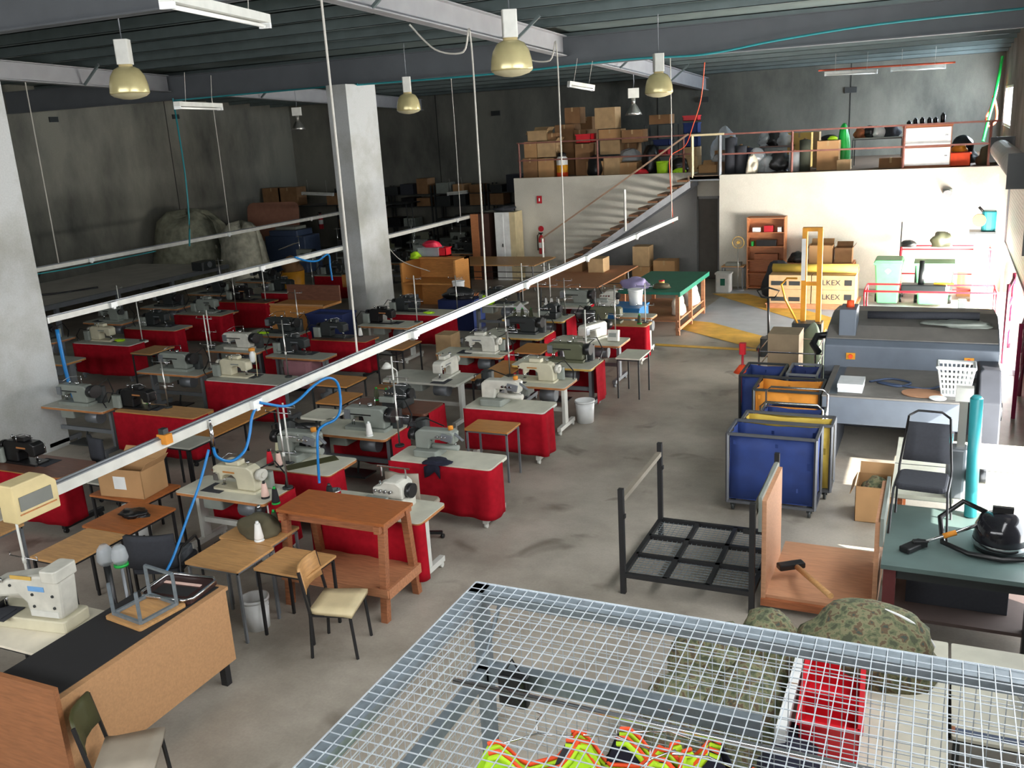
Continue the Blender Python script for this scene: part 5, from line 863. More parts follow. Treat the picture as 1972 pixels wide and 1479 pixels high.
# signs and extinguishers on the block wall
t = thing('extinguisher_sign', 'small red extinguisher sign on the cream wall', 'sign', (-10.94, 25.985, 2.31)); MB().box(-.08, -.012, -.11, .08, .0, .11).build('plate', 'redm', t); MB().lathe([(.001, -.05), (.02, -.05), (.02, .03), (.008, .05), (.001, .05)], (0, -.016, 0), n=10).build('symbol', 'plast', t)
t = thing('location_disc', 'round red disc above the extinguisher', 'sign', (-10.93, 25.985, 1.45)); MB().cyl((0, 0, 0), (0, -.012, 0), .085, n=24).build('disc', 'redm', t)
def ext(x, y, z, label):
    t = thing('fire_extinguisher', label, 'fire extinguisher', (x, y, z)); MB().lathe([(.001, 0), (.08, 0), (.085, .03), (.085, .18)]).build('cylinder', 'redm', t); MB().lathe([(.085, .18), (.086, .34)]).build('label_band', 'plast', t); MB().lathe([(.085, .34), (.085, .46), (.04, .54), (.02, .56), (.001, .56)]).build('shoulder', 'redm', t)
    MB().box(-.02, -.02, .54, .02, .02, .62).box(-.08, -.015, .6, .06, .015, .63).build('valve', 'mblack', t); MB().tube([(-.03, 0, .6), (-.12, 0, .55), (-.12, 0, .1)], .015).build('hose', 'mblack', t)
ext(-10.9, 25.88, .72, 'red extinguisher with white band hung on the cream wall'); ext(-21.5, 29.6, 1.1, 'dim red extinguisher behind the covered machine')
t = thing('wall_speaker', 'small grey horn fitting high on the cream wall', 'wall fitting', aty(1825, 368, 24.85)); MB().cbox((0, 0, 0), .2, .1, .1).build('body', 'mgrey', t); MB().cyl((0, -.05, 0), (0, -.15, -.05), .05, .1).build('horn', 'steelg', t)
# ================================================================ far floor area
t = thing('locker', 'white locker against the end of the cream wall', 'locker', (-11.85, 25.55, 0)); MB().box(-.28, -.25, 0, .2, .3, 2.02).build('body', 'plast', t); o = MB().box(-.27, -.265, .05, -.0, -.25, 1.98).build('door', 'plast', t); MB().box(-.06, -.28, 1.0, -.03, -.265, 1.1).build('handle', 'mdark', o); MB().box(.2, -.25, 0, .38, .3, 2.02).build('side_panel', 'cream', t)
t = thing('wardrobe', 'orange-brown wardrobe left of the white locker', 'wardrobe', (-12.65, 25.6, 0)); MB().box(-.3, -.25, 0, .3, .25, 1.98).build('body', mat('dark_wardrobe', (70, 44, 36), .6), t); MB().box(-.3, -.27, 0, -.05, -.25, 1.98).build('door', 'shelf', t)
lump('cloth_heap', -11.9, 25.6, 2.03, .3, .2, .12, 'charcoal', 'clutter on top of the white locker', 'clutter', 70, .3)
def trestle(x0, y0, x1, y1, z, m, label, leg='mdark'):
    t = thing('trestle_table', label, 'table', ((x0 + x1) / 2, (y0 + y1) / 2, 0)); a, b = (x1 - x0) / 2, (y1 - y0) / 2
    MB().box(-a, -b, z - .03, a, b, z).build('tabletop', m, t)
    for s in (-1, 1):
        yy = s * (b - .3)
        for q in (-1, 1): MB().bar((q * (a - .15), yy, 0), (q * (a - .2), yy, z - .03), .03).build('leg', leg, t)
        MB().bar((-a + .17, yy, .35), (a - .17, yy, .35), .02).build('brace', leg, t)
    return t
trestle(-13.2, 23.4, -10.1, 25.0, .76, 'tan', 'long brown trestle table in front of the white locker', 'black'); trestle(-8.9, 20.2, -7.15, 23.4, .78, 'ply' if 0 else 'wood2', 'wide brown table in front of the cream wall')
t = trestle(-9.3, 17.2 + 2.6, -8.95, 20.6, .72, 'wood2', 'narrow brown table end left of the wide brown table')
t = thing('cutting_table', 'green-topped cutting table on a pink-brown timber frame', 'table', (-5.5, 20.15, 0)); MB().box(-.75, -1.35, .9, .6, 1.35, .95).build('top', 'greenT', t); MB().box(.6, -1.35, .86, .64, 1.35, .955).build('edge_strip', 'greenT', t)
for x in (-.68, .5):
    for y in (-1.2, -.1, 1.1): MB().box(x, y, 0, x + .08, y + .06, .9).build('leg', 'wood2', t)
MB().box(-.7, -1.25, .3, .56, 1.2, .33).build('shelf', 'wood2', t); MB().box(.54, -1.25, .1, .58, 1.2, .17).build('rail', 'wood2', t)
lump('plastic_bag', -5.1, 20.7, .34, .16, .3, .4, 'plast', 'white bag on the shelf of the green cutting table', 'bag', 71); lump('plastic_bag', -5.1, 19.6, .34, .14, .22, .35, 'wired', 'cream bag on the near end of the cutting table shelf', 'bag', 72)
lump('plastic_bag', -5.95, 19.25, .955, .28, .2, .2, mat('lilac_plastic', (150, 140, 180), .5), 'lilac plastic bag on the green cutting table', 'bag', 73, .25); lump('cloth_heap', -5.4, 19.3, .955, .2, .14, .08, 'khaki', 'khaki cloth on the green cutting table', 'cloth', 74)
t = thing('tin', 'small red-lidded tin on the green cutting table', 'tin', (-5.4, 19.35, 1.03)); MB().lathe([(.001, 0), (.06, 0), (.06, .06), (.001, .06)]).build('body', 'yedge', t); MB().lathe([(.001, .06), (.063, .06), (.063, .08), (.001, .08)]).build('lid', 'redm', t)
t = thing('blue_workbench', 'blue steel trolley bench beside the green cutting table', 'bench', (-5.85, 18.05, 0)); MB().box(-.5, -.35, .78, .45, .35, .82).build('top', 'bluem', t); MB().box(-.48, -.33, .55, .43, .33, .78).build('drawer_box', 'bluem', t)
for x in (-.47, .4):
    for y in (-.32, .28): MB().box(x, y, .08, x + .05, y + .05, .55).cyl((x, y + .025, .04), (x + .05, y + .025, .04), .04).build('leg', 'bluem', t)
machine('overw', -6.15, 18.0, 0, 'white machine on the blue trolley bench', .82, 1.15); bucket(-5.6, 18.1, 'white bucket on the blue trolley bench', .15, .32, .82)
sewing_table(-5.75, 17.2, -5.0, 17.6, 'white', 'edge', 'steelw', 'small white-legged table between the brown table and the blue bench'); 
o = carton(-8.1, 22.2, .78, -7.7, 22.7, 1.13, 'printed carton on the wide brown table', 'card2'); carton(-8.8, 22.3, .78, -8.3, 22.8, 1.05, 'bundled brown carton left of the printed one', 'cardd')
carton(-6.9, 20.6, 0, -6.4, 21.5, .62, 'wooden crate on the floor between the brown and green tables', 'wood2')
carton(-7.7, 24.6, 0, -7.2, 25.1, .55, 'lower left carton under the stair', 'card'); carton(-7.68, 24.62, .56, -7.22, 25.08, 1.1, 'upper left carton under the stair', 'card2'); carton(-7.1, 24.6, 0, -6.5, 25.1, .72, 'right carton under the stair', 'card'); carton(-8.6, 24.5, 0, -7.9, 24.9, .45, 'dark carton beside the stair foot', 'cardd')
# wooden carrels and low items right of the pillar
t = thing('wooden_carrel', 'orange-brown wooden carrel right of the pillar with bags and boxes on top', 'carrel', (-11.85, 21.0, 0)); MB().box(-.75, -.5, 0, -.7, .5, 1.25).box(-.7, .45, 0, .75, .5, 1.3).box(.7, -.3, 0, .75, .5, 1.3).build('panels', 'orange', t); MB().box(-.7, -.5, .7, .7, .45, .74).build('desk_board', 'orange', t); MB().box(-.75, .2, 1.25, .75, .5, 1.3).build('top_ledge', 'orange', t)
crate(805, 478, 843, 495, 21.3, .3, 'grey plastic tray on the wooden carrel', 'poly', 1.305); crate(838, 478, 858, 494, 21.35, .3, 'red crate on the wooden carrel', 'redp', 1.305); lump('cloth_heap', -12.1, 21.35, 1.55, .25, .12, .14, 'pink', 'pink cloth in the grey tray', 'cloth', 75); lump('cloth_heap', -12.55, 21.25, 1.26, .16, .14, .14, 'lime', 'lime bundle at the left end of the carrel', 'cloth', 76)
t = thing('wooden_bench', 'orange wooden bench panel behind the blue bin left of the pillar', 'bench', (-12.6, 16.6, 0)); MB().box(-1.1, -.03, 0, .35, .03, .85).build('front_panel', 'orange', t); MB().box(-1.1, 0, .85, .35, .7, .9).build('top', 'orange', t); MB().box(-1.1, .66, .9, .35, .7, 1.25).build('back_panel', 'brown_lam', t); MB().box(-1.1, -.03, .9, .35, 0, .94).build('ledge', 'desk', t)
t = thing('storage_bin', 'navy bin in front of the wooden bench', 'bin', (-11.7, 16.1, 0)); MB().box(-.45, -.25, 0, .45, .25, .85).build('body', 'dblue', t); MB().box(-.47, -.27, .85, .47, -.22, .9).box(-.47, .22, .85, .47, .27, .9).box(-.47, -.22, .85, -.43, .22, .9).box(.43, -.22, .85, .47, .22, .9).build('rim', 'dblue', t)
t = thing('storage_bin', 'blue bin right of the pillar with a dark bag on top', 'bin', (-10.05, 18.9, 0)); MB().box(-.45, -.3, 0, .45, .3, .7).build('body', 'dblue', t); MB().box(.45, -.3, .1, .455, .3, .7).build('side_panel', 'blue', t); lump('garbage_bag', -10.1, 18.9, .7, .38, .26, .2, 'mblack', 'dark bag on the blue bin right of the pillar', 'bag', 77)
carton(-13.3, 18.9, .9, -12.99, 19.4, 1.2, 'orange-brown box wedged left of the pillar', 'orange')
o = MB().cbox((0, 0, 0), .3, .012, .3, ry=.785).build('paper_sheet', 'plast'); o.location = (-8.1, 17.93, .62); tag(o, 'white paper sheet hanging off the table with lime cones', 'paper')
carton(-9.1, 15.9, 0, -8.75, 16.3, .55, 'narrow tan carton standing in the gap right of the wide red skirt', 'card2'); t = trestle(-9.2, 19.0, -8.4, 19.6, .2, 'black', 'low black frame on the floor in front of the trestle tables', 'black')
# dark back-left area
t = thing('spreading_table', 'very long grey fabric spreading table along the left wall', 'table', (-21.9, 17.3, 0)); MB().box(-1.85, -5.2, .8, 1.85, 5.2, .85).build('top', mat('grey_table_board', (196, 190, 180), .8, var=.1, scale=2), t); MB().box(1.85, -5.2, .74, 1.95, 5.2, .86).build('track', 'steelg', t)
for y in range(-5, 6, 2):
    for x in (-1.7, 1.7): MB().box(x - .05, y - .05, 0, x + .05, y + .05, .8).build('leg', 'steelg', t)
wire_hose('cable', [(-21.6, 17.2, 1.5), (-21.8, 17.0, .95), (-21.4, 17.3, .87), (-20.9, 18.3, .87)], .03, 'mblack', 'black cable lying bent on the spreading table', 'cable')
t = thing('cloth_spreader', 'small dark carriage on the spreading table track', 'machine', (-20.0, 21.5, .86)); MB().rbox(-.25, -.3, 0, .2, .3, .25, .05).build('body', 'mdark', t, .01); MB().cyl((.1, 0, .15), (.22, 0, .15), .09).build('wheel', 'steelg', t)
def covered(x, y, w_, d_, h_, m, label, seed):
    rnd = random.Random(seed); rows = []; n = 26
    for j in range(7):
        v = j / 6; row = []
        for i in range(n + 1):
            a = 2 * math.pi * i / n; k = 1 + (.07 * math.sin(5 * a + seed) + .06 * math.sin(11 * a + 2 * seed + v)) * (.3 + v); s = [.05, .55, .82, .93, 1.0, 1.08, 1.16][j]; z = [1, .97, .85, .62, .4, .2, .0][j]
            row.append((x + w_ * k * s * math.copysign(abs(math.cos(a)) ** .7, math.cos(a)), y + d_ * k * s * math.copysign(abs(math.sin(a)) ** .7, math.sin(a)), h_ * z * (1 + .06 * math.sin(3 * a + seed) * (j < 4)) + .01))
        rows.append(row)
    o = MB().sheet(rows, .01).build('tarpaulin', m); return tag(o, label, 'tarpaulin')
covered(-22.75, 24.1, 1.15, 1.1, 2.3, 'tarp', 'large olive tarpaulin covering something beyond the spreading table', 3); covered(-20.3, 23.7, .66, .6, 1.95, mat('pale_tarp', (172, 170, 152), .9, var=.25, scale=6, bump=.4), 'paler tarpaulin over a machine right of the large one', 8)
def dimbox(x, y, w_, d_, z0, z1, m, label): return carton(x - w_ / 2, y - d_ / 2, z0, x + w_ / 2, y + d_ / 2, z1, label, m, tape=False)
o = MB().rbox(-1.1, -.7, 0, 1.1, .7, .04, .25).build('pink_board', 'pinkb'); o.rotation_euler = (math.radians(82), 0, .1); o.location = (-22.6, 28.2, 1.55); tag(o, 'large rounded pink-brown board leaning near the back wall', 'board')
t = thing('office_copier', 'blue-grey office machine in front of the pink-brown board', 'machine', (-20.6, 26.6, 0)); MB().rbox(-.85, -.45, 0, .85, .45, 1.25, .05).build('body', 'bluegrey', t, .02); MB().rbox(-.6, -.5, 1.25, .6, .4, 1.45, .05).build('lid', 'bluegrey', t, .02); MB().box(-.45, -.3, 1.46, .4, .3, 1.55).build('tray', 'mgrey', t)
o = MB().cbox((0, 0, 0), .7, .3, .01, ry=-.3).build('paper_sheet', 'wired'); o.location = (-19.7, 25.2, 1.05); tag(o, 'pale torn sheet hanging beside the blue-grey office machine', 'paper')
t = thing('yellow_hamper', 'yellow and brown hamper beyond the middle rail', 'bin', (-17.5, 22.4, 0)); MB().lathe([(.001, 0), (.3, 0), (.36, .7), (.33, .7), (.28, .02), (.001, .02)], n=20).build('body', 'ypaint', t); lump('cloth_heap', -17.5, 22.4, .68, .3, .28, .35, 'cardd', 'brown cloth heaped in the yellow hamper', 'cloth', 80)
# back wall shelving with cartons
for k, (x, lb) in enumerate(((-20.6, 'dark shelving bay with cartons, left'), (-18.4, 'dark shelving bay with cartons, middle'), (-16.2, 'dark shelving bay, right of the middle one'), (-14.0, 'dark shelving bay at the right end'))):
    t = thing('shelving_bay', lb, 'shelving', (x, 31.3, 0))
    for sx in (-1.05, 1.0):
        for sy in (-.4, .35): MB().box(sx, sy, 0, sx + .05, sy + .05, 2.5).build('post', 'mdark', t)
    for z in (.25, 1.0, 1.75, 2.2): MB().box(-1.05, -.4, z - .03, 1.05, .4, z).build('shelf_board', 'mdark', t)
rnd = random.Random(4); names = {0.25: 'bottom', 1.0: 'second', 1.75: 'third', 2.2: 'top'}; bays = ['left', 'middle', 'right of middle', 'right-end']; spot = ['left', 'centre', 'right']
for k, x in enumerate((-20.6, -18.4, -16.2, -14.0)):
    for z in (.25, 1.0, 1.75, 2.2):
        for j in range(3):
            if rnd.random() < .18: continue
            h_ = rnd.uniform(.28, .42) if z < 2 else rnd.uniform(.2, .6); w_ = rnd.uniform(.45, .62); m_ = rnd.choice(['cardd', 'card', 'mdark', 'mblack', 'brownf', 'charcoal', 'mgrey'])
            dimbox(x - .68 + j * .68, 31.2, w_, .6, z, z + h_, m_, '%s box, %s of the %s shelf, %s dark shelving bay' % ({'cardd': 'dark brown', 'card': 'brown', 'mdark': 'charcoal', 'mblack': 'black', 'brownf': 'red-brown', 'charcoal': 'slate', 'mgrey': 'grey'}[m_], spot[j], names[z], bays[k]))
for i, (a, b, y, m_, lb) in enumerate(((508, 538, 29.5, 'cardd', 'large brown carton left of the pair on the back shelf'), (538, 570, 29.5, 'cardd', 'large brown carton right of the pair on the back shelf'), (630, 680, 29.5, 'cardd', 'long brown carton beside the pillar in the dark'))):
    p, q = aty(a, 393, y), aty(b, 360, y); carton(p.x, y, 2.0, q.x, y + .6, 2.68 if i < 2 else 2.4, lb, m_)
trestle(-23.9, 29.3, -17.5, 30.3, 2.0, 'mdark', 'high dark bench carrying the brown cartons at the back')
for i in range(14):   # dim industrial machines standing in the unlit rear area
    x = [-18.3, -17.0, -16.0, -14.6, -18.2, -17.0, -15.4, -13.9, -16.6, -15.0, -13.3, -14.6, -13.2, -12.6][i]; y = [24.2, 24.9, 24.4, 25.2, 26.4, 26.9, 26.5, 27.0, 28.6, 28.4, 28.8, 22.4, 23.2, 27.6][i]
    row_ = ['front', 'second', 'third'][0 if i < 4 else 1 if i < 8 else 2]
    t = thing('parked_machine', 'dim parked %s on a stand, %s in the unlit rear area' % (['grey machine', 'black machine', 'green-grey machine'][i % 3], ['far left front', 'left front', 'centre front', 'right front', 'far left second row', 'left second row', 'centre second row', 'right second row', 'left third row', 'centre third row', 'right third row', 'nearest the pillar', 'behind the pillar', 'nearest the wardrobe'][i]), 'sewing machine', (x, y, 0), rnd.uniform(-.3, .3))
    MB().rbox(-.5, -.25, .72, .5, .25, .76, .04).build('tabletop', 'mgrey', t); 
    for s in (-1, 1): MB().box(s * .42 - .02, -.2, 0, s * .42 + .02, .2, .06).box(s * .42 - .02, -.03, .06, s * .42 + .02, .03, .72).build('leg', 'steelg', t)
    MB().xz([(-.25, 0), (.3, 0), (.32, .32), (-.3, .32), (-.3, .12), (-.2, .12), (-.15, .2), (0, .2), (0, .06), (-.25, .06)], -.09, .09).build('arm', ['mgrey', 'mblack', 'molive'][i % 3], t).location = (0, 0, .76); MB().cyl((.3, 0, 1.0), (.38, 0, 1.0), .1).build('handwheel', 'mblack', t); MB().cyl((-.4, .2, .76), (-.4, .2, 1.5), .012).bar((-.5, .2, 1.45), (-.25, .2, 1.45), .012).build('thread_pole', 'chrome', t)
# ================================================================ right-hand far group: bookcase, bins, pallet, stacker
t = thing('bookcase', 'orange-brown bookcase against the cream wall', 'bookcase', (-4.09, 24.66, 0)); MB().box(-.48, -.17, 0, -.45, .18, 1.86).box(.45, -.17, 0, .48, .18, 1.86).build('side_panel', 'shelf', t); MB().box(-.45, .16, 0, .45, .18, 1.86).build('back_panel', 'shelf', t)
for z in (.05, .42, .76, 1.12, 1.48, 1.84): MB().box(-.45, -.16, z - .02, .45, .16, z).build('shelf_board', 'shelf', t)
for i, (x, z, m_, w_, lb) in enumerate(((-.25, 1.48, 'plast', .2, 'white box on the top shelf of the bookcase'), (.05, 1.48, 'redm', .22, 'dark red box on the top shelf of the bookcase'), (.33, 1.48, 'plast', .1, 'pale box right on the top shelf of the bookcase'), (0, 1.12, 'mblack', .5, 'row of dark goods on the second shelf of the bookcase'), (-.35, 1.12, 'green', .06, 'green bottle on the second shelf of the bookcase'), (0, .76, 'brownf', .6, 'brown papers on the third shelf of the bookcase'))):
    carton(-4.09 + x - w_ / 2, 24.56, z, -4.09 + x + w_ / 2, 24.74, z + .12 + .04 * (i % 2), lb, m_, tape=False)
t = thing('square_bucket', 'white square bucket with green print by the dark doorway', 'bucket', (-5.08, 24.15, 0)); MB().rbox(-.19, -.17, 0, .19, .17, .48, .05).build('body', 'plast', t); MB().rbox(-.21, -.19, .46, .21, .19, .5, .05).build('lid', 'plast', t); MB().box(-.06, -.172, .18, .06, -.17, .36).build('label_patch', 'greenT', t)
side_table(-5.2, 24.35, -4.62, 24.75, .62, 'tan', 'steelg', 'small table with a grey tray between doorway and bookcase'); carton(-5.1, 24.4, .62, -4.72, 24.7, .7, 'grey tray on the small table beside the bookcase', 'mgrey', tape=False)
t = thing('pedestal_fan', 'old standing fan left of the bookcase', 'fan', (-4.75, 24.3, 0)); MB().lathe([(.001, 0), (.16, 0), (.14, .03), (.001, .04)]).build('base', 'steelg', t); MB().cyl((0, 0, .03), (0, 0, 1.2), .015).build('pole', 'alu', t); MB().tube([(.15 * math.cos(a), 0, 1.25 + .15 * math.sin(a)) for a in [2 * math.pi * k / 16 for k in range(17)]], .01).tube([(.08 * math.cos(a), 0, 1.25 + .08 * math.sin(a)) for a in [2 * math.pi * k / 16 for k in range(17)]], .006).cyl((0, -.03, 1.25), (0, .08, 1.25), .04).build('cage', 'yedge', t)
t = side_table(-3.5, 23.9, -1.9, 24.6, .78, 'shelf', 'shelf', 'brown wooden table behind the wrapped pallet', 'wooden_table', 'table', .08)
carton(-2.95, 23.95, .78, -2.4, 24.4, 1.22, 'larger open carton on the brown wooden table', 'card', True); carton(-2.35, 24.0, .78, -1.95, 24.4, 1.15, 'darker open carton on the brown wooden table', 'cardd', True)
bucket(-2.75, 24.62, 'white basin behind the larger carton', .2, .2, 1.25 - .45); bucket(-2.2, 24.65, 'second white basin behind the darker carton', .18, .22, .8); lump('toolbox', -3.25, 24.2, .78, .18, .2, .22, 'mblack', 'black power tools left on the brown wooden table', 'tools', 90, .25); lump('toolbox', -3.6, 23.6, .0, .35, .25, .7, 'charcoal', 'pile of dark gear between bookcase and pallet', 'gear', 91, .2)
t = thing('wrapped_pallet', 'pallet with brown cartons printed in dark letters', 'pallet', (-2.65, 22.6, 0))
for y in (-.5, 0, .45): MB().box(-1.0, y, 0, 1.0, y + .08, .1).build('bearer', 'wood2', t)
MB().box(-1.02, -.55, .1, 1.02, .55, .13).build('deck', 'wood2', t)
for zz in (0, 1):
    for xx in (0, 1): 
        o = MB().box(-.95 + xx * .96, -.5, .13 + zz * .33, -.01 + xx * .96, .5, .455 + zz * .33).build('carton', 'card2', t)
def text(body, size, loc, rot, m, parent=None, name='lettering', label=None):
    c = bpy.data.curves.new(name, 'FONT'); c.body = body; c.size = size; c.extrude = .001; c.align_x = 'CENTER'; c.align_y = 'CENTER'; o = bpy.data.objects.new(name, c); C.objects.link(o)
    dg = bpy.context.evaluated_depsgraph_get(); me = bpy.data.meshes.new_from_object(o.evaluated_get(dg)); bpy.data.objects.remove(o); me.materials.clear(); me.materials.append(M[m]); o = bpy.data.objects.new(name, me); C.objects.link(o); o.location = loc; o.rotation_euler = rot
    if parent: o.parent = parent
    return o
for zz in (0, 1): text('ALKEX', .17, (.38, -.503, .29 + zz * .33), (math.pi / 2, 0, 0), 'charcoal', t)
MB().box(.72, -.504, .23, .88, -.501, .36).box(.72, -.504, .56, .88, -.501, .69).box(-.9, -.504, .18, -.55, -.501, .28).box(-.5, -.504, .18, -.25, -.501, .28).box(-.9, -.504, .55, -.55, -.501, .65).box(-.5, -.504, .55, -.25, -.501, .65).build('printed_panel', 'mdark', t)
t = thing('yellow_roll', 'long yellow fabric roll lying on the printed cartons', 'fabric roll', (-2.62, 22.45, .9)); MB().cyl((-.95, 0, 0), (.95, 0, 0), .1, n=20).build('roll', 'yellow', t); MB().cyl((-.97, 0, 0), (-.95, 0, 0), .04).cyl((.95, 0, 0), (.97, 0, 0), .04).build('core', 'cardd', t)
# yellow pallet stacker
t = thing('pallet_stacker', 'yellow pallet stacker with tall twin mast', 'stacker', (-2.28, 18.5, 0))
for x in (-.12, .16): MB().box(x, -.04, .35, x + .09, .08, 2.3).build('mast', 'ypaint', t)
MB().box(-.115, -.03, 2.235, .245, .07, 2.31).box(-.115, -.03, 1.2, .245, .03, 1.27).build('cross_head', 'ypaint', t); MB().box(-.125, -.045, 1.3, -.05, -.04, 2.1).build('warning_strip', 'plast', t)
MB().box(-.25, -.25, .1, .3, .1, .5).build('base', 'mdark', t); MB().box(-.2, .1, .06, -.08, 1.2, .12).box(.12, .1, .06, .24, 1.2, .12).build('fork', 'ypaint', t); MB().tube([(-.15, -.2, .5), (-.35, -.45, 1.0), (-.42, -.5, 1.3), (-.32, -.5, 1.42), (-.15, -.4, 1.4)], .02).build('handle', 'ypaint', t)
for x in (-.22, .26): MB().cyl((x, -.2, .08), (x + .04, -.2, .08), .08, n=14).build('wheel', 'black_p', t)
t = thing('pallet_jack', 'black-handled pallet jack left of the yellow stacker', 'pallet jack', (-2.85, 17.6, 0)); MB().box(-.25, .1, .06, -.1, 1.2, .12).box(.1, .1, .06, .25, 1.2, .12).build('fork', 'mdark', t); MB().cyl((0, 0, .1), (0, -.15, 1.15), .022).build('tiller', 'mblack', t); MB().tube([(-.12, -.15, 1.15), (-.2, -.17, 1.28), (0, -.18, 1.34), (.2, -.17, 1.28), (.12, -.15, 1.15), (-.12, -.15, 1.15)], .018).build('handle', 'mblack', t); MB().rbox(-.15, -.12, .0, .15, .12, .35, .04).build('pump', 'mdark', t)
def binW(x, y, label, op):
    t = thing('wheelie_bin', label, 'bin', (x, y, 0))
    f = MB(); f.add([(-.22, -.25, .06), (.22, -.25, .06), (.22, .22, .06), (-.22, .22, .06), (-.29, -.34, 1.0), (.29, -.34, 1.0), (.29, .34, 1.0), (-.29, .34, 1.0)], [(3, 2, 1, 0), (0, 1, 5, 4), (1, 2, 6, 5), (2, 3, 7, 6), (3, 0, 4, 7), (4, 5, 6, 7)]); f.build('body', 'binG', t, .03)
    MB().box(-.31, -.36, .96, .31, .36, 1.01).build('rim', 'binG', t)
    if op: MB().box(-.3, .33, .3, .3, .37, .98).build('lid', 'mdark', t)
    else: MB().xz([(-.31, 1.01), (.31, 1.01), (.28, 1.07), (-.28, 1.07)], -.37, .36).build('lid', 'binG', t, .02)
    for s in (-1, 1): MB().cyl((s * .24, .26, .1), (s * .29, .26, .1), .1, n=16).build('wheel', 'black_p', t)
    MB().cyl((-.3, .4, .98), (.3, .4, .98), .02).build('handle', 'binG', t); MB().cbox((0, -.325, .82), .1, .006, .1, ry=.785).build('sticker', 'plast', t); return t
binW(-1.05, 22.95, 'green wheelie bin with its lid closed', False); b2 = binW(-.1, 22.9, 'green wheelie bin with a dark edge and open lid', True); b2.scale = (1.35, 1, 1)
def cart(x, y, w_, d_, h_, m, label, extra=None):
    t = thing('platform_cart', label, 'cart', (x, y, 0)); a, b = w_ / 2, d_ / 2
    MB().box(-a, -b, .18, a, b, .22).build('deck', 'mdark' if m != 'redm' else 'redm', t)
    for s in (-1, 1): MB().tube([(s * a, -b, .2), (s * a, -b, h_), (s * a, b, h_), (s * a, b, .2)], .02).build('end_frame', m, t)
    MB().bar((-a, -b, h_), (a, -b, h_), .035).bar((-a, b, h_), (a, b, h_), .035).bar((-a, -b, h_ * .5), (a, -b, h_ * .5), .03).build('side_rail', m, t)
    for sx in (-1, 1):
        for sy in (-1, 1): MB().cyl((sx * (a - .08) - .02, sy * (b - .06), .08), (sx * (a - .08) + .02, sy * (b - .06), .08), .08, n=12).build('wheel', 'black_p', t)
    return t
cart(-.15, 19.6, 2.3, .8, .98, 'redm', 'long red tubular cart in front of the green bins'); cart(.1, 24.1, 1.9, .6, 1.15, 'redm', 'red frame rack behind the green bins')
t = thing('power_tool', 'dark tool with a wooden handle lying on the red cart', 'tool', (-.25, 19.3, 1.0)); MB().cbox((0, 0, .06), .8, .3, .12).build('body', 'mdark', t, .02); MB().cyl((-.05, 0, .1), (-.05, .1, .55), .06, .045).build('spout', 'mdark', t); MB().cbox((.35, -.05, .14), .35, .06, .03).build('wood_bar', 'ypaint', t)
lump('fan_motor', .0, 24.1, 1.17, .22, .15, .26, 'molive', 'round fan-like motor on the red frame rack', 'motor', 93, .25); lump('tool_heap', -.7, 24.1, 1.17, .17, .15, .12, 'mdark', 'dark tool at the left end of the red frame rack', 'tool', 94, .2)
t = thing('bench_grinder', 'teal bench machine on a tall white stand by the roller door', 'machine', (.85, 23.6, 0)); MB().box(-.16, -.2, 0, .14, .2, 1.55).build('stand', 'plast', t); MB().box(-.28, -.28, 1.55, .25, .25, 1.6).build('plate', 'mdark', t); MB().rbox(-.05, -.2, 1.6, .25, .2, 2.05, .1).build('body', 'teal', t, .03); MB().cyl((-.1, -.22, 1.85), (-.1, -.12, 1.85), .14, n=20).build('wheel', 'shelf', t); MB().cyl((0, -.1, 2.0), (-.12, -.12, 2.14), .03).build('lever', 'mblack', t)
t = thing('broom', 'broom standing against the wall behind the left green bin', 'broom', (-.9, 24.5, 0)); MB().cyl((0, 0, .1), (.02, .1, 1.7), .015).build('stick', 'mdark', t); MB().box(-.15, -.04, 0, .15, .04, .12).build('bristles', 'mdark', t)
for i, (x, y, s_, m_, lb) in enumerate(((.95, 22.6, .2, 'yedge', 'yellow container by the white stand'), (.5, 22.2, .16, 'mdark', 'dark small item on the bright floor'), (.55, 24.2, .3, 'card', 'faded carton beside the tall white stand'))): carton(x - s_ / 2, y - s_ / 2, 0, x + s_ / 2, y + s_ / 2, s_ * 1.8, lb, m_, tape=False)
for y, lb in ((15.2, 'nearer red frame leaning by the roller door'), (18.4, 'farther red frame leaning by the roller door')):
    t = thing('leaning_gate', lb, 'frame', (1.1, y, 0)); f = MB()
    for z in (.5, .95, 1.3): f.bar((0, -.6, z), (.15, .6, z), .04)
    f.bar((0, -.6, 0), (0, -.6, 1.4), .04).bar((.15, .6, 0), (.15, .6, 1.4), .04).build('bars', mat('maroon_steel', (120, 30, 60), .5), t)
# ================================================================ large grey press and canvas carts
t = thing('fusing_press', 'large grey-blue industrial press with a wide bed on the right', 'industrial machine', (-.4, 13.2, 0))
MB().box(-.87, -1.2, .58, .79, .35, .93).build('bed', 'press', t, .01); MB().box(-.7, -1.05, .93, .72, .33, .936).build('bed_surface', 'presstop', t); MB().box(-.87, -1.2, .93, .79, -1.12, .95).box(-.87, -1.12, .93, -.8, .33, .95).build('bed_lip', 'presstop', t)
MB().yz([(.32, .5), (2.2, .5), (2.2, 1.42), (1.4, 1.5), (.75, 1.42), (.42, 1.3), (.32, 1.24)], -1.02, 1.2).build('hood', 'press', t, .015)
MB().yz([(.44, 1.312), (.75, 1.434), (1.4, 1.515), (2.18, 1.437), (2.18, 1.445), (1.4, 1.525), (.75, 1.445), (.44, 1.322)], -1.0, 1.18).build('dusty_top', 'presstop', t)
MB().box(-1.0, .29, .8, 1.18, .33, .86).build('slot_guard', 'pressdk', t)
for x in (-.66, .84): o = MB().box(x - .06, .3, 1.05, x + .06, .32, 1.14).build('button_plate', 'ypaint', t); MB().cyl((x, .3, 1.095), (x, .27, 1.095), .03, n=14).build('button', 'hiorange', o)
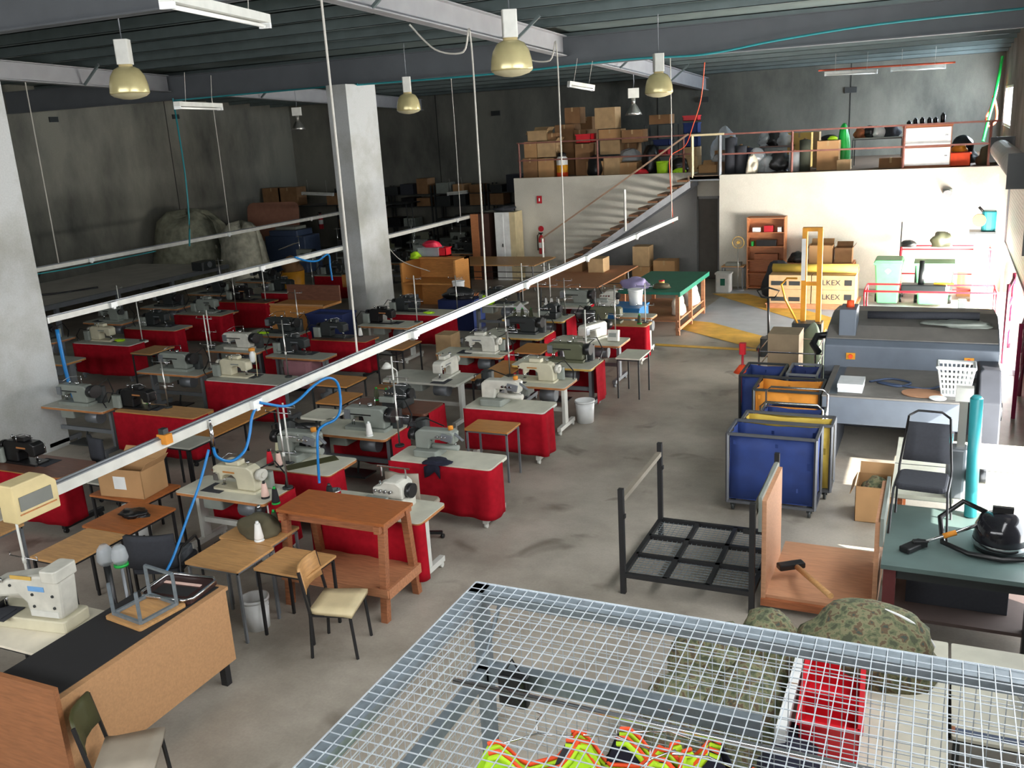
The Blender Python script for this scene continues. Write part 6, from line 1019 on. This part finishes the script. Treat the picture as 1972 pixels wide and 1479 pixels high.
MB().cyl((-.5, .95, 1.56), (.95, .95, 1.58), .055, n=16).build('roller', 'charcoal', t); MB().box(-.85, .5, 1.3, -.62, .95, 1.72).build('control_box', 'press', t, .01)
MB().lathe([(.001, 0), (.055, 0), (.05, .09), (.001, .1)], (-.72, .7, 1.72), n=16).build('beacon', 'hiorange', t)
MB().box(-.8, -.9, 0, -.7, .2, .64).box(.6, -.9, 0, .7, .2, .64).box(-1.0, .5, 0, 1.15, 2.1, .5).build('base', 'pressdk', t)
MB().yz([(-.9, .3), (.2, .15), (.5, .5), (.4, 1.1), (-.3, 1.15), (-.8, .85)], .95, 1.2).build('side_arm', 'pressdk', t, .02); MB().cyl((1.2, -.3, .6), (1.24, -.3, .6), .12).build('side_wheel', 'mblack', t)
MB().tube([(-1.02, .7, 1.3), (-1.15, .6, 1.3), (-1.2, .5, 1.2), (-1.1, .4, 1.1)], .05).build('side_handle', 'mblack', t)
lump('rag', .3, 14.05, 1.47, .36, .18, .06, 'mgrey', 'crumpled grey cloth on top of the press hood', 'rag', 100, .35)
t = thing('paper_box', 'white box on the left of the press bed', 'box', (-.95, 12.4, .94)); MB().box(-.15, -.2, 0, .15, .2, .1).build('base', 'plast', t); MB().box(-.155, -.205, .06, .155, .205, .115).build('lid', 'plast', t)
wire_hose('air_hose', [(-.75, 12.75, .95), (-.5, 12.95, .95), (-.25, 12.8, .95), (-.4, 12.6, .95), (-.65, 12.75, .955), (-.1, 12.55, .95), (.1, 12.7, .95)], .014, 'bluegrey', 'dark blue hose coiled on the press bed')
o = MB().cyl((0, 0, 0), (0, 0, .012), .22, n=28).build('round_board', 'ply'); o.location = (-.1, 12.35, .94); o.scale = (1.1, .9, 1); tag(o, 'round tan board lying on the press bed', 'board'); o = MB().cyl((0, 0, 0), (0, 0, .012), .1, n=20).build('white_disc', 'plast'); o.location = (.08, 12.12, .955); tag(o, 'small white disc beside the basket', 'disc')
t = thing('laundry_basket', 'white slotted plastic basket on the press bed', 'basket', (.27, 12.45, .95)); sd = []
def sl(w0, d0, h0, w1, d1, h1): pass
for (p, q) in (((-.15, -.12), (.15, -.12)), ((.15, -.12), (.15, .12)), ((.15, .12), (-.15, .12)), ((-.15, .12), (-.15, -.12))):
    f = MB(); k = 1.38; P0 = Vector((*p, 0)); P1 = Vector((*q, 0)); T0 = Vector((p[0] * k, p[1] * k, .36)); T1 = Vector((q[0] * k, q[1] * k, .36))
    def pt(u, v): return P0.lerp(P1, u).lerp(T0.lerp(T1, u), v)
    for v in (0, .22, .4, .58, .76, .97):
        f.bar(pt(0, v), pt(1, v), .03 if v in (0, .97) else .018)
    n_ = 8
    for i in range(n_ + 1): f.bar(pt(i / n_, 0), pt(i / n_, 1), .015)
    f.build('side', 'plast', t)
MB().box(-.15, -.12, 0, .15, .12, .012).build('bottom', 'plast', t); MB().tube([(-.215, -.175, .36), (.215, -.175, .36), (.215, .175, .36), (-.215, .175, .36), (-.215, -.175, .36)], .018).build('rim', 'plast', t)
def canvas(x0, y0, x1, y1, h, m, frame, label, handle=None, zb=.16):
    t = thing('canvas_cart', label, 'laundry cart', ((x0 + x1) / 2, (y0 + y1) / 2, 0)); a, b = (x1 - x0) / 2, (y1 - y0) / 2
    for s, n_ in ((-1, 0), (1, 1)):
        f = MB().bar((s * a, -b, zb - .05), (s * a, -b, h), .03).bar((s * a, b, zb - .05), (s * a, b, h), .03).bar((s * a, -b, h), (s * a, b, h), .03).bar((s * a, -b, zb - .04), (s * a, b, zb - .04), .03); f.build('end_frame', frame, t)
    for yy in (-b, b):
        for zz in (h, zb - .04): MB().bar((-a, yy, zz), (a, yy, zz), .03).build('side_rail', frame, t)
    def wall(p, q, sag): return [[(p[0] + (q[0] - p[0]) * u, p[1] + (q[1] - p[1]) * u, z + (sag * math.sin(math.pi * u) if k == 0 else 0)) for u in [i / 8 for i in range(9)]] for k, z in enumerate((h - .015, h * .75 + zb * .25, h * .4 + zb * .6, zb))]
    i_ = .02; f = MB()
    for p, q in (((-a + i_, -b + i_), (a - i_, -b + i_)), ((a - i_, -b + i_), (a - i_, b - i_)), ((a - i_, b - i_), (-a + i_, b - i_)), ((-a + i_, b - i_), (-a + i_, -b + i_))):
        rows = wall(p, q, -.02); n2 = Vector((q[1] - p[1], p[0] - q[0], 0)).normalized()
        rows = [[(v[0] + n2.x * -.012 * math.sin(i * 1.7 + k), v[1] + n2.y * -.012 * math.sin(i * 1.7 + k), v[2]) for i, v in enumerate(r)] for k, r in enumerate(rows)]; f.sheet(rows, .006)
    f.box(-a + i_, -b + i_, zb - .01, a - i_, b - i_, zb); f.build('canvas_bag', m, t)
    for sx in (-1, 1):
        for sy in (-1, 1): o = MB().cyl((sx * (a - .06) - .015, sy * (b - .05), .05), (sx * (a - .06) + .015, sy * (b - .05), .05), .05, n=12).box(sx * (a - .06) - .03, sy * (b - .05) - .02, .06, sx * (a - .06) + .03, sy * (b - .05) + .02, zb - .03).build('caster', 'mdark', t)
    if handle: MB().tube([(-a, handle * b, h * .7), (-a, handle * b, h + .1), (-a + .06, handle * b, h + .16), (a - .06, handle * b, h + .16), (a, handle * b, h + .1), (a, handle * b, h * .7)], .014).build('push_handle', 'chrome', t)
    return t
canvas(-2.1, 10.2, -1.12, 10.72, .95, 'blue', 'dsteel', 'large blue canvas cart nearest the camera'); canvas(-2.05, 10.8, -1.02, 11.15, .93, 'yellow', 'dsteel', 'yellow canvas cart directly behind the nearest blue one')
canvas(-1.92, 11.3, -1.18, 11.72, .86, 'blue', 'chrome', 'small blue canvas cart with two chrome push handles', -1); canvas(-2.14, 12.05, -1.3, 12.7, .95, 'orangec', 'mdark', 'orange canvas cart beside the press'); canvas(-2.48, 12.9, -1.93, 13.6, .9, 'dblue' if 0 else 'blue', 'mdark', 'dark blue canvas cart behind the orange one, left'); canvas(-1.85, 13.0, -1.45, 13.6, .92, 'dblue', 'steelg', 'dark blue canvas cart behind the orange one, right')
MB_ = MB().tube([(-1.94, 11.85, .0), (-1.94, 11.85, 1.0), (-1.88, 11.85, 1.06), (-1.24, 11.85, 1.06), (-1.18, 11.85, 1.0), (-1.18, 11.85, .0)], .014).build('trolley_handle', 'chrome'); tag(MB_, 'second chrome push handle behind the small blue cart', 'handle')
t = thing('wire_trolley', 'grey wire trolley with a beige cloth bin left of the press', 'trolley', (-2.15, 15.0, 0)); f = MB()
for z in (.35, .6, .85): f.tube([(-.35, -.5, z), (.5, -.5, z), (.5, .5, z), (-.35, .5, z), (-.35, -.5, z)], .012)
for x in (-.35, .5):
    for y in (-.5, .5): f.bar((x, y, 0), (x, y, .9), .02)
f.build('frame', 'chrome', t); MB().box(-.28, -.1, .36, .2, .45, 1.05).build('cloth_bin', 'khaki' if 0 else mat('beige_canvas', (160, 140, 112), .9), t)
t = thing('traffic_lamp', 'red and orange safety lamp on the trolley corner', 'lamp', (-2.75, 14.5, 0)); MB().cyl((0, 0, 0), (0, 0, .9), .02).build('post', 'redm', t); MB().lathe([(.001, 0), (.14, 0), (.05, .12), (.001, .12)], (0, 0, .5)).build('shade', 'hiorange', t); MB().rbox(-.05, -.05, .8, .05, .05, .98, .02).build('head', 'redp', t)
lump('cloth_heap', -1.85, 15.9, .0, .22, .25, .8, mat('pale_green_cloth', (150, 164, 140), .9), 'pale green wrapped bundle between stacker and press', 'bundle', 101, .15)
# black stillage cart
t = thing('stillage_cart', 'black steel cart with four posts and a mesh deck', 'cart', (-2.02, 8.6, 0)); bx, by = .62, .68
for sx in (-1, 1):
    for sy in (-1, 1): MB().box(sx * bx - .025, sy * by - .025, 0, sx * bx + .025, sy * by + .025, 1.1).build('post', 'black', t)
    o = MB().bar((sx * bx, -by, .98), (sx * bx, by, .98), .05); o.build('top_rail', mat('worn_rail', (130, 122, 108), .6), t)
f = MB()
for y in (-by, -by / 3, by / 3, by): f.bar((-bx, y, .2), (bx, y, .2), .045)
for x in (-bx, -bx / 3, bx / 3, bx): f.bar((x, -by, .2), (x, by, .2), .045)
f.build('deck_frame', 'black', t); f = MB()
for i in range(25): x = -bx + 2 * bx * i / 24; f.bar((x, -by, .19), (x, by, .19), .005)
for i in range(27): y = -by + 2 * by * i / 26; f.bar((-bx, y, .19), (bx, y, .19), .005)
f.build('deck_mesh', 'galv', t)
for sx in (-1, 1):
    for sy in (-1, 1): MB().box(sx * bx - sx * .06 - .02, sy * by - .02, .8, sx * bx + .0, sy * by + .02, .84).build('clip', 'black', t)
# plywood cart
t = thing('plywood_cart', 'plywood box cart with two tall sides beside the black cart', 'cart', (-.83, 8.6, 0)); MB().box(-.46, -.58, .12, .46, .62, .16).build('deck', 'ply', t); MB().box(-.5, -.6, .1, -.46, .0 + .3, 1.1).build('side_panel', 'ply', t); MB().box(.46, -.6, .1, .5, .4, 1.02).build('side_panel', 'ply', t); MB().box(-.53, -.62, .8, -.5, .32, 1.14).box(.5, -.62, .8, .53, .42, 1.06).build('side_rail', 'mgrey', t)
for sx in (-1, 1):
    for sy in (-1, 1): MB().cyl((sx * .4 - .02, sy * .5, .05), (sx * .4 + .02, sy * .5, .05), .05, n=12).build('caster', 'mdark', t)
MB().box(-.5, -.62, .06, .5, -.58, .13).build('front_rail', 'brownf', t)
carton(-.7, 10.3, 0, -.32, 10.75, .42, 'open carton of dark scraps on the floor under the white table', 'card', op=True); lump('cloth_heap', -.5, 10.52, .2, .16, .18, .22, 'camo', 'dark scraps filling the carton under the white table', 'scraps', 102)
t = thing('floor_tool', 'wooden-handled floor tool with black head lying against the plywood deck', 'floor tool', (0, 0, 0)); a = at(1600, 1148, .45); b = at(1535, 1092, .3); MB().cyl(a, b, .026).build('handle', 'tan', t); MB().cbox(b + Vector((-.06, .02, 0)), .26, .1, .06, .6).build('head', 'mblack', t, .015)
# dull green table, chair on it, vacuum cleaner
t = thing('work_table', 'dull green-topped heavy table with maroon legs at the right', 'table', (.35, 8.4, 0)); MB().box(-.65, -.66, .71, .9, .7, .75).build('top', 'greenT2', t)
for x in (-.58, .5, .8):
    for y in (-.55, .55): MB().box(x - .05, y - .05, 0, x + .05, y + .05, .71).build('leg', mat('maroon_timber', (98, 44, 44), .6) if x != .5 else 'mdark', t)
MB().box(-.6, -.58, .22, .85, .6, .25).build('lower_shelf', mat('dark_shelf', (84, 70, 66), .8), t); MB().box(-.6, -.58, .6, .85, -.54, .71).build('apron', 'mdark', t)
o = carton(-.1, 8.1, .25, .7, 8.8, .55, 'grey bundle on the lower shelf of the dull green table', 'charcoal', tape=False)
t = thing('stacking_chair', 'black mesh-backed chair standing on the dull green table', 'chair', (-.02, 8.62, .75), math.radians(-4))
MB().rbox(-.21, -.22, .42, .21, .2, .48, .06).build('seat', 'charcoal', t, .02); rows = [[(u * (.2 - .03 * v), .2 + .12 * v, .56 + .34 * v) for u in (-1, -.5, 0, .5, 1)] for v in (0, .33, .66, 1)]; MB().sheet(rows, .02).build('backrest', 'charcoal', t)
for s in (-1, 1): MB().tube([(s * .24, -.24, 0), (s * .22, -.2, .43), (s * .22, .18, .44), (s * .22, .2, .5), (s * .175, .34, .95)], .011).tube([(s * .24, .26, 0), (s * .22, .1, .43)], .011).build('leg', 'black', t)
MB().tube([(-.175, .34, .95), (-.1, .35, 1.0), (.1, .35, 1.0), (.175, .34, .95)], .011).build('top_bar', 'black', t)
t = thing('vacuum_cleaner', 'glossy black canister vacuum with hose on the dull green table', 'vacuum cleaner', (.62, 8.35, .75)); MB().lathe([(.001, 0), (.2, 0), (.22, .05), (.21, .2), (.17, .29), (.1, .32), (.001, .33)], n=24).build('body', mat('gloss_black', (30, 30, 34), .12), t); MB().lathe([(.222, .05), (.225, .07), (.222, .09)], n=24).build('chrome_band', 'chrome', t)
MB().cbox((0, 0, .36), .16, .04, .05).build('carry_handle', 'mblack', t); MB().tube([(-.12, .1, .28), (-.3, .2, .32), (-.48, .12, .18), (-.45, -.1, .04), (-.25, -.25, .03), (0, -.3, .03), (.2, -.22, .03)], .024, 8).build('hose', 'mblack', t); MB().cyl((-.1, -.02, .25), (-.62, -.2, .05), .016).build('wand', 'chrome', t); MB().cyl((-.35, -.11, .15), (-.45, -.14, .115), .024).build('grip', 'orangec', t)
MB().cbox((-.68, -.23, .03), .1, .26, .05, -.6).cbox((-.63, -.2, .05), .12, .06, .06, .3).build('floor_head', 'mblack', t, .01)
# white cutting table with teal tube machine
t = thing('cutting_table', 'white laminate table lit by the roller door at the right edge', 'table', (.5, 9.98, 0)); MB().box(-.8, -.86, .81, .85, .86, .85).build('top', 'white', t); MB().box(-.8, -.86, .805, .85, .86, .81).build('edge_strip', 'mgrey', t); MB().box(-.8, -.01, .85, .85, .003, .852).build('seam', 'mdark', t)
for x in (-.72, .77):
    for y in (-.78, .78): MB().box(x - .03, y - .03, 0, x + .03, y + .03, .805).build('leg', 'brownf', t)
t = thing('cloth_cutter', 'grey column cutter with motor standing on the white table edge', 'machine', (.27, 9.22, .85)); MB().rbox(-.1, -.1, 0, .08, .1, .5, .04).build('base', 'steelg', t, .02); MB().box(-.02, -.02, .5, .05, .03, .98).build('column', 'alu', t); MB().box(-.06, -.04, .95, .09, .06, 1.08).build('head', 'steelw', t); MB().cyl((.1, -.08, .25), (.24, -.08, .25), .07, n=14).build('motor', 'mblack', t); MB().cyl((.12, -.05, .4), (.2, -.05, .4), .05).build('gauge', 'plast', t)
t = thing('teal_pipe', 'upright teal tube beside the grey column cutter', 'tube', (.4, 8.98, .76)); MB().cyl((0, 0, 0), (-.02, .06, 1.12), .055, n=18).build('tube', 'teal', t); MB().cyl((-.02, .06, 1.12), (-.02, .062, 1.15), .056, .03, n=18).build('end_cap', 'teal', t)
carton(.0, 10.65, .851, .25, 10.8, .95, 'teal box at the back of the white table', 'teal', tape=False)
# white tables, camouflage bag, red crate in front
def wt(x0, y0, x1, y1, label): return side_table(x0, y0, x1, y1, .75, 'white', 'mdark', label, 'laminate_table', 'table', .04)
wt(-.62, 4.1, .22, 6.62, 'large white table under the camouflage bag and red crate'); o = wt(.24, 5.5, 1.2, 6.62, 'white table at the right edge behind the cage'); wt(.05, 4.4, 1.2, 5.5, 'nearest white table at the lower right behind the cage mesh') if 0 else None
t = thing('steel_ruler', 'blue-black steel ruler on the front edge of the right-edge white table', 'ruler', (.7, 5.56, .75)); MB().box(-.44, -.03, 0, .48, .03, .006).build('blade', 'bluegrey', t); MB().box(-.6 + .14, -.035, 0, -.44, .035, .01).build('end', 'brownf', t)
lump('duffel_bag', -.3, 6.15, .75, .46, .36, .36, 'camo', 'large camouflage cloth bag with white piping on the white table', 'bag', 110, .1)
wire_hose('piping', [(-.3 + .45 * math.cos(q), 6.14, .75 + .1 + .35 * math.sin(q)) for q in [math.radians(d_) for d_ in range(110, 15, -10)]], .011, 'plast', 'white piping along the top of the camouflage bag', 'piping')
t = thing('plastic_crate', 'red plastic crate on the white table seen through the cage mesh', 'crate', (-.45, 5.42, .75), .05)
w_, d_, h_ = .17, .4, .24; MB().box(-w_, -d_, 0, w_, d_, .015).box(-w_, -d_, 0, -w_ + .012, d_, h_).box(w_ - .012, -d_, 0, w_, d_, h_).box(-w_, -d_, 0, w_, -d_ + .012, h_).box(-w_, d_ - .012, 0, w_, d_, h_).box(-w_, -.01, 0, w_, .01, h_ * .8).build('body', 'redp', t); MB().box(-w_ - .02, -d_, h_ - .02, -w_, d_, h_).box(w_, -d_, h_ - .02, w_ + .02, d_, h_).box(-w_ - .02, -d_ - .02, h_ - .02, w_ + .02, -d_, h_).box(-w_ - .02, d_, h_ - .02, w_ + .02, d_ + .02, h_).build('rim', 'redp', t)
lump('plastic_bag', .9, 5.95, .75, .25, .3, .14, 'poly', 'crumpled clear plastic on the right-edge white table', 'bag', 112, .25)
o = carton(-.72, 4.9, 0, -.66, 5.9, .98, 'tall white panel beside the red crate', 'plast', tape=False); lump('cloth_heap', -.62, 4.85, .78, .16, .3, .1, 'navy', 'navy cloth hanging beside the red crate', 'cloth', 113, .2)
t = thing('clothes_rack', 'rack heaped with camouflage clothing behind the cage', 'clothes rack', (-1.2, 5.75, 0))
for sx in (-.4, .4):
    for sy in (-.5, .5): MB().bar((sx, sy, 0), (sx, sy, .55), .03).build('post', 'galv', t)
MB().box(-.42, -.52, .3, .42, .52, .33).build('shelf', 'galv', t)
for i, (dx, dy, a, b, h_, lb) in enumerate(((-.2, -.25, .3, .35, .35, 'camouflage clothing heap, nearest left part of the rack'), (.2, -.2, .28, .4, .45, 'camouflage clothing heap, nearest right part of the rack'), (-.1, .3, .36, .3, .4, 'camouflage clothing heap, far left part of the rack'), (.25, .35, .25, .28, .5, 'camouflage clothing heap, far right part of the rack'))): lump('clothing_heap', -1.2 + dx, 5.75 + dy, .33, a, b, h_ * 1.15, 'camo', lb, 'clothing', 120 + i, .18)
# ================================================================ galvanised cage below the camera
CX0, CX1, CY0, CY1, CZ = -1.84, 1.35, .4, 3.41, 2.5
t = thing('wire_cage', 'galvanised wire mesh cage in the foreground', 'cage', (0, 0, 0))
for x in (CX0 + .03, CX1 - .03):
    for y in (CY0 + .03, CY1 - .03): MB().box(x - .03, y - .03, 0, x + .03, y + .03, CZ - .005).build('post', 'galv', t)
for y in (CY0 + .03, CY1 - .04): MB().box(CX0, y - .04, CZ - .055, CX1, y + .04, CZ - .005).build('top_rail', 'galv', t)
for x in (CX0 + .035, CX1 - .035): MB().box(x - .035, CY0, CZ - .055, x + .035, CY1, CZ - .005).build('top_rail', 'galv', t)
MB().box(CX0, CY1 - .06, 2.03, -.55, CY1 - .01, 2.11).build('mid_rail', 'galv', t); MB().box(CX0 + .01, CY0, 2.02, CX0 + .05, CY1, 2.09).build('mid_rail', 'galv', t)
def grid(o, u, v, nu, nv, w=.0034):
    f = MB(); o, u, v = Vector(o), Vector(u), Vector(v); n_ = u.cross(v).normalized() * w * .5
    for i in range(nu + 1): p = o + u * (i / nu); f.bar(p, p + v, w)
    for j in range(nv + 1): p = o + v * (j / nv) - n_ * 2; f.bar(p, p + u, w)
    return f
grid((CX0, CY0, CZ), (CX1 - CX0, 0, 0), (0, CY1 - CY0, 0), 62, 60).build('top_mesh', 'wire', t); grid((CX0, CY1, 0), (CX1 - CX0, 0, 0), (0, 0, CZ), 62, 50, .0028).build('front_mesh', 'wire', t); grid((CX0, CY0, 0), (0, CY1 - CY0, 0), (0, 0, CZ), 60, 50, .0028).build('side_mesh', 'wire', t)
# vests hanging inside the cage
t = thing('hanging_rail', 'steel hanging rail inside the cage', 'clothes rail', (0, 0, 0)); MB().cyl((-1.75, 2.98, 2.27), (1.2, 2.98, 2.27), .012).build('rail', 'chrome', t); MB().tube([(-1.7, 2.98, 2.27), (-1.7, 3.2, 2.3), (-1.7, 3.37, 2.45)], .01).tube([(1.15, 2.98, 2.27), (1.15, 3.2, 2.3), (1.15, 3.37, 2.45)], .01).build('bracket', 'galv', t)
def vest(x, y, rz, label, m='lime', s=1.0):
    t = thing('hi_vis_vest', label, 'vest', (x, y, 2.17), rz); n = 11
    def prof(side):
        rows = []
        for j, z in enumerate((0, -.06, -.14, -.24, -.36, -.5)):
            row = []
            for i in range(n):
                u = -1 + 2 * i / (n - 1); xx = u * (.2 + .03 * j) * s; zz = z
                if j < 3: zz = z - (.16 - .04 * j) * max(0, 1 - (u / .7) ** 2) ** .7 - .05 * abs(u)
                row.append((xx, side * (.03 + .012 * j) + .01 * math.sin(9 * u + j), zz))
            rows.append(row)
        return rows
    MB().sheet(prof(-1), .006).build('front_panel', m, t); MB().sheet(prof(1), .006).build('back_panel', m, t)
    for sd in (-1, 1):
        MB().tube([(p[0], p[1], p[2] + .006) for p in prof(sd)[0]], .009).build('trim_band', 'hiorange', t); MB().tube([(p[0], p[1] - .004, p[2] - .016) for p in prof(sd)[0]], .013).build('edge_band', 'lime', t)
    MB().sheet([[(u * .26 * s, -.085 - .004, z) for u in (-1, -.3, .3, 1)] for z in (-.36, -.42)], .004).build('reflective_tape', 'poly', t)
    MB().tube([(-.14 * s, 0, -.03), (0, 0, .0), (.14 * s, 0, -.03)], .004).tube([(0, 0, 0), (0, 0, .06), (.02, 0, .085), (.0, 0, .1)], .003).build('hanger', 'chrome', t)
for i, (x, y, rz, lb, m_) in enumerate(((-1.34, 2.9, .5, 'lime and orange safety vest at the left end of the rail in the cage', 'lime'), (-1.04, 2.99, 0, 'dark vest with orange and lime U-shaped neck, second in the cage', 'charcoal'), (-.88, 2.9, 1.1, 'folded-looking lime vest near the middle of the cage', 'lime'), (-.68, 2.99, -.05, 'grey vest with lime and orange neck, third along the rail in the cage', 'charcoal'), (-.86, 3.09, .1, 'black garment between the hanging vests', 'navy'))): vest(x, y, rz, lb, m_)
vest(-.2, 2.95, .2, 'black and grey garment at the right of the hanging vests', 'charcoal', 1.1)
t = thing('black_bag', 'small black pouch hanging on the cage post', 'pouch', (-1.62, 3.28, 2.08)); MB().rbox(-.07, -.03, -.09, .07, .03, .07, .02).build('pouch', 'mblack', t, .01); MB().tube([(-.04, 0, .07), (0, 0, .14), (.04, 0, .07)], .005).build('strap', 'mblack', t)
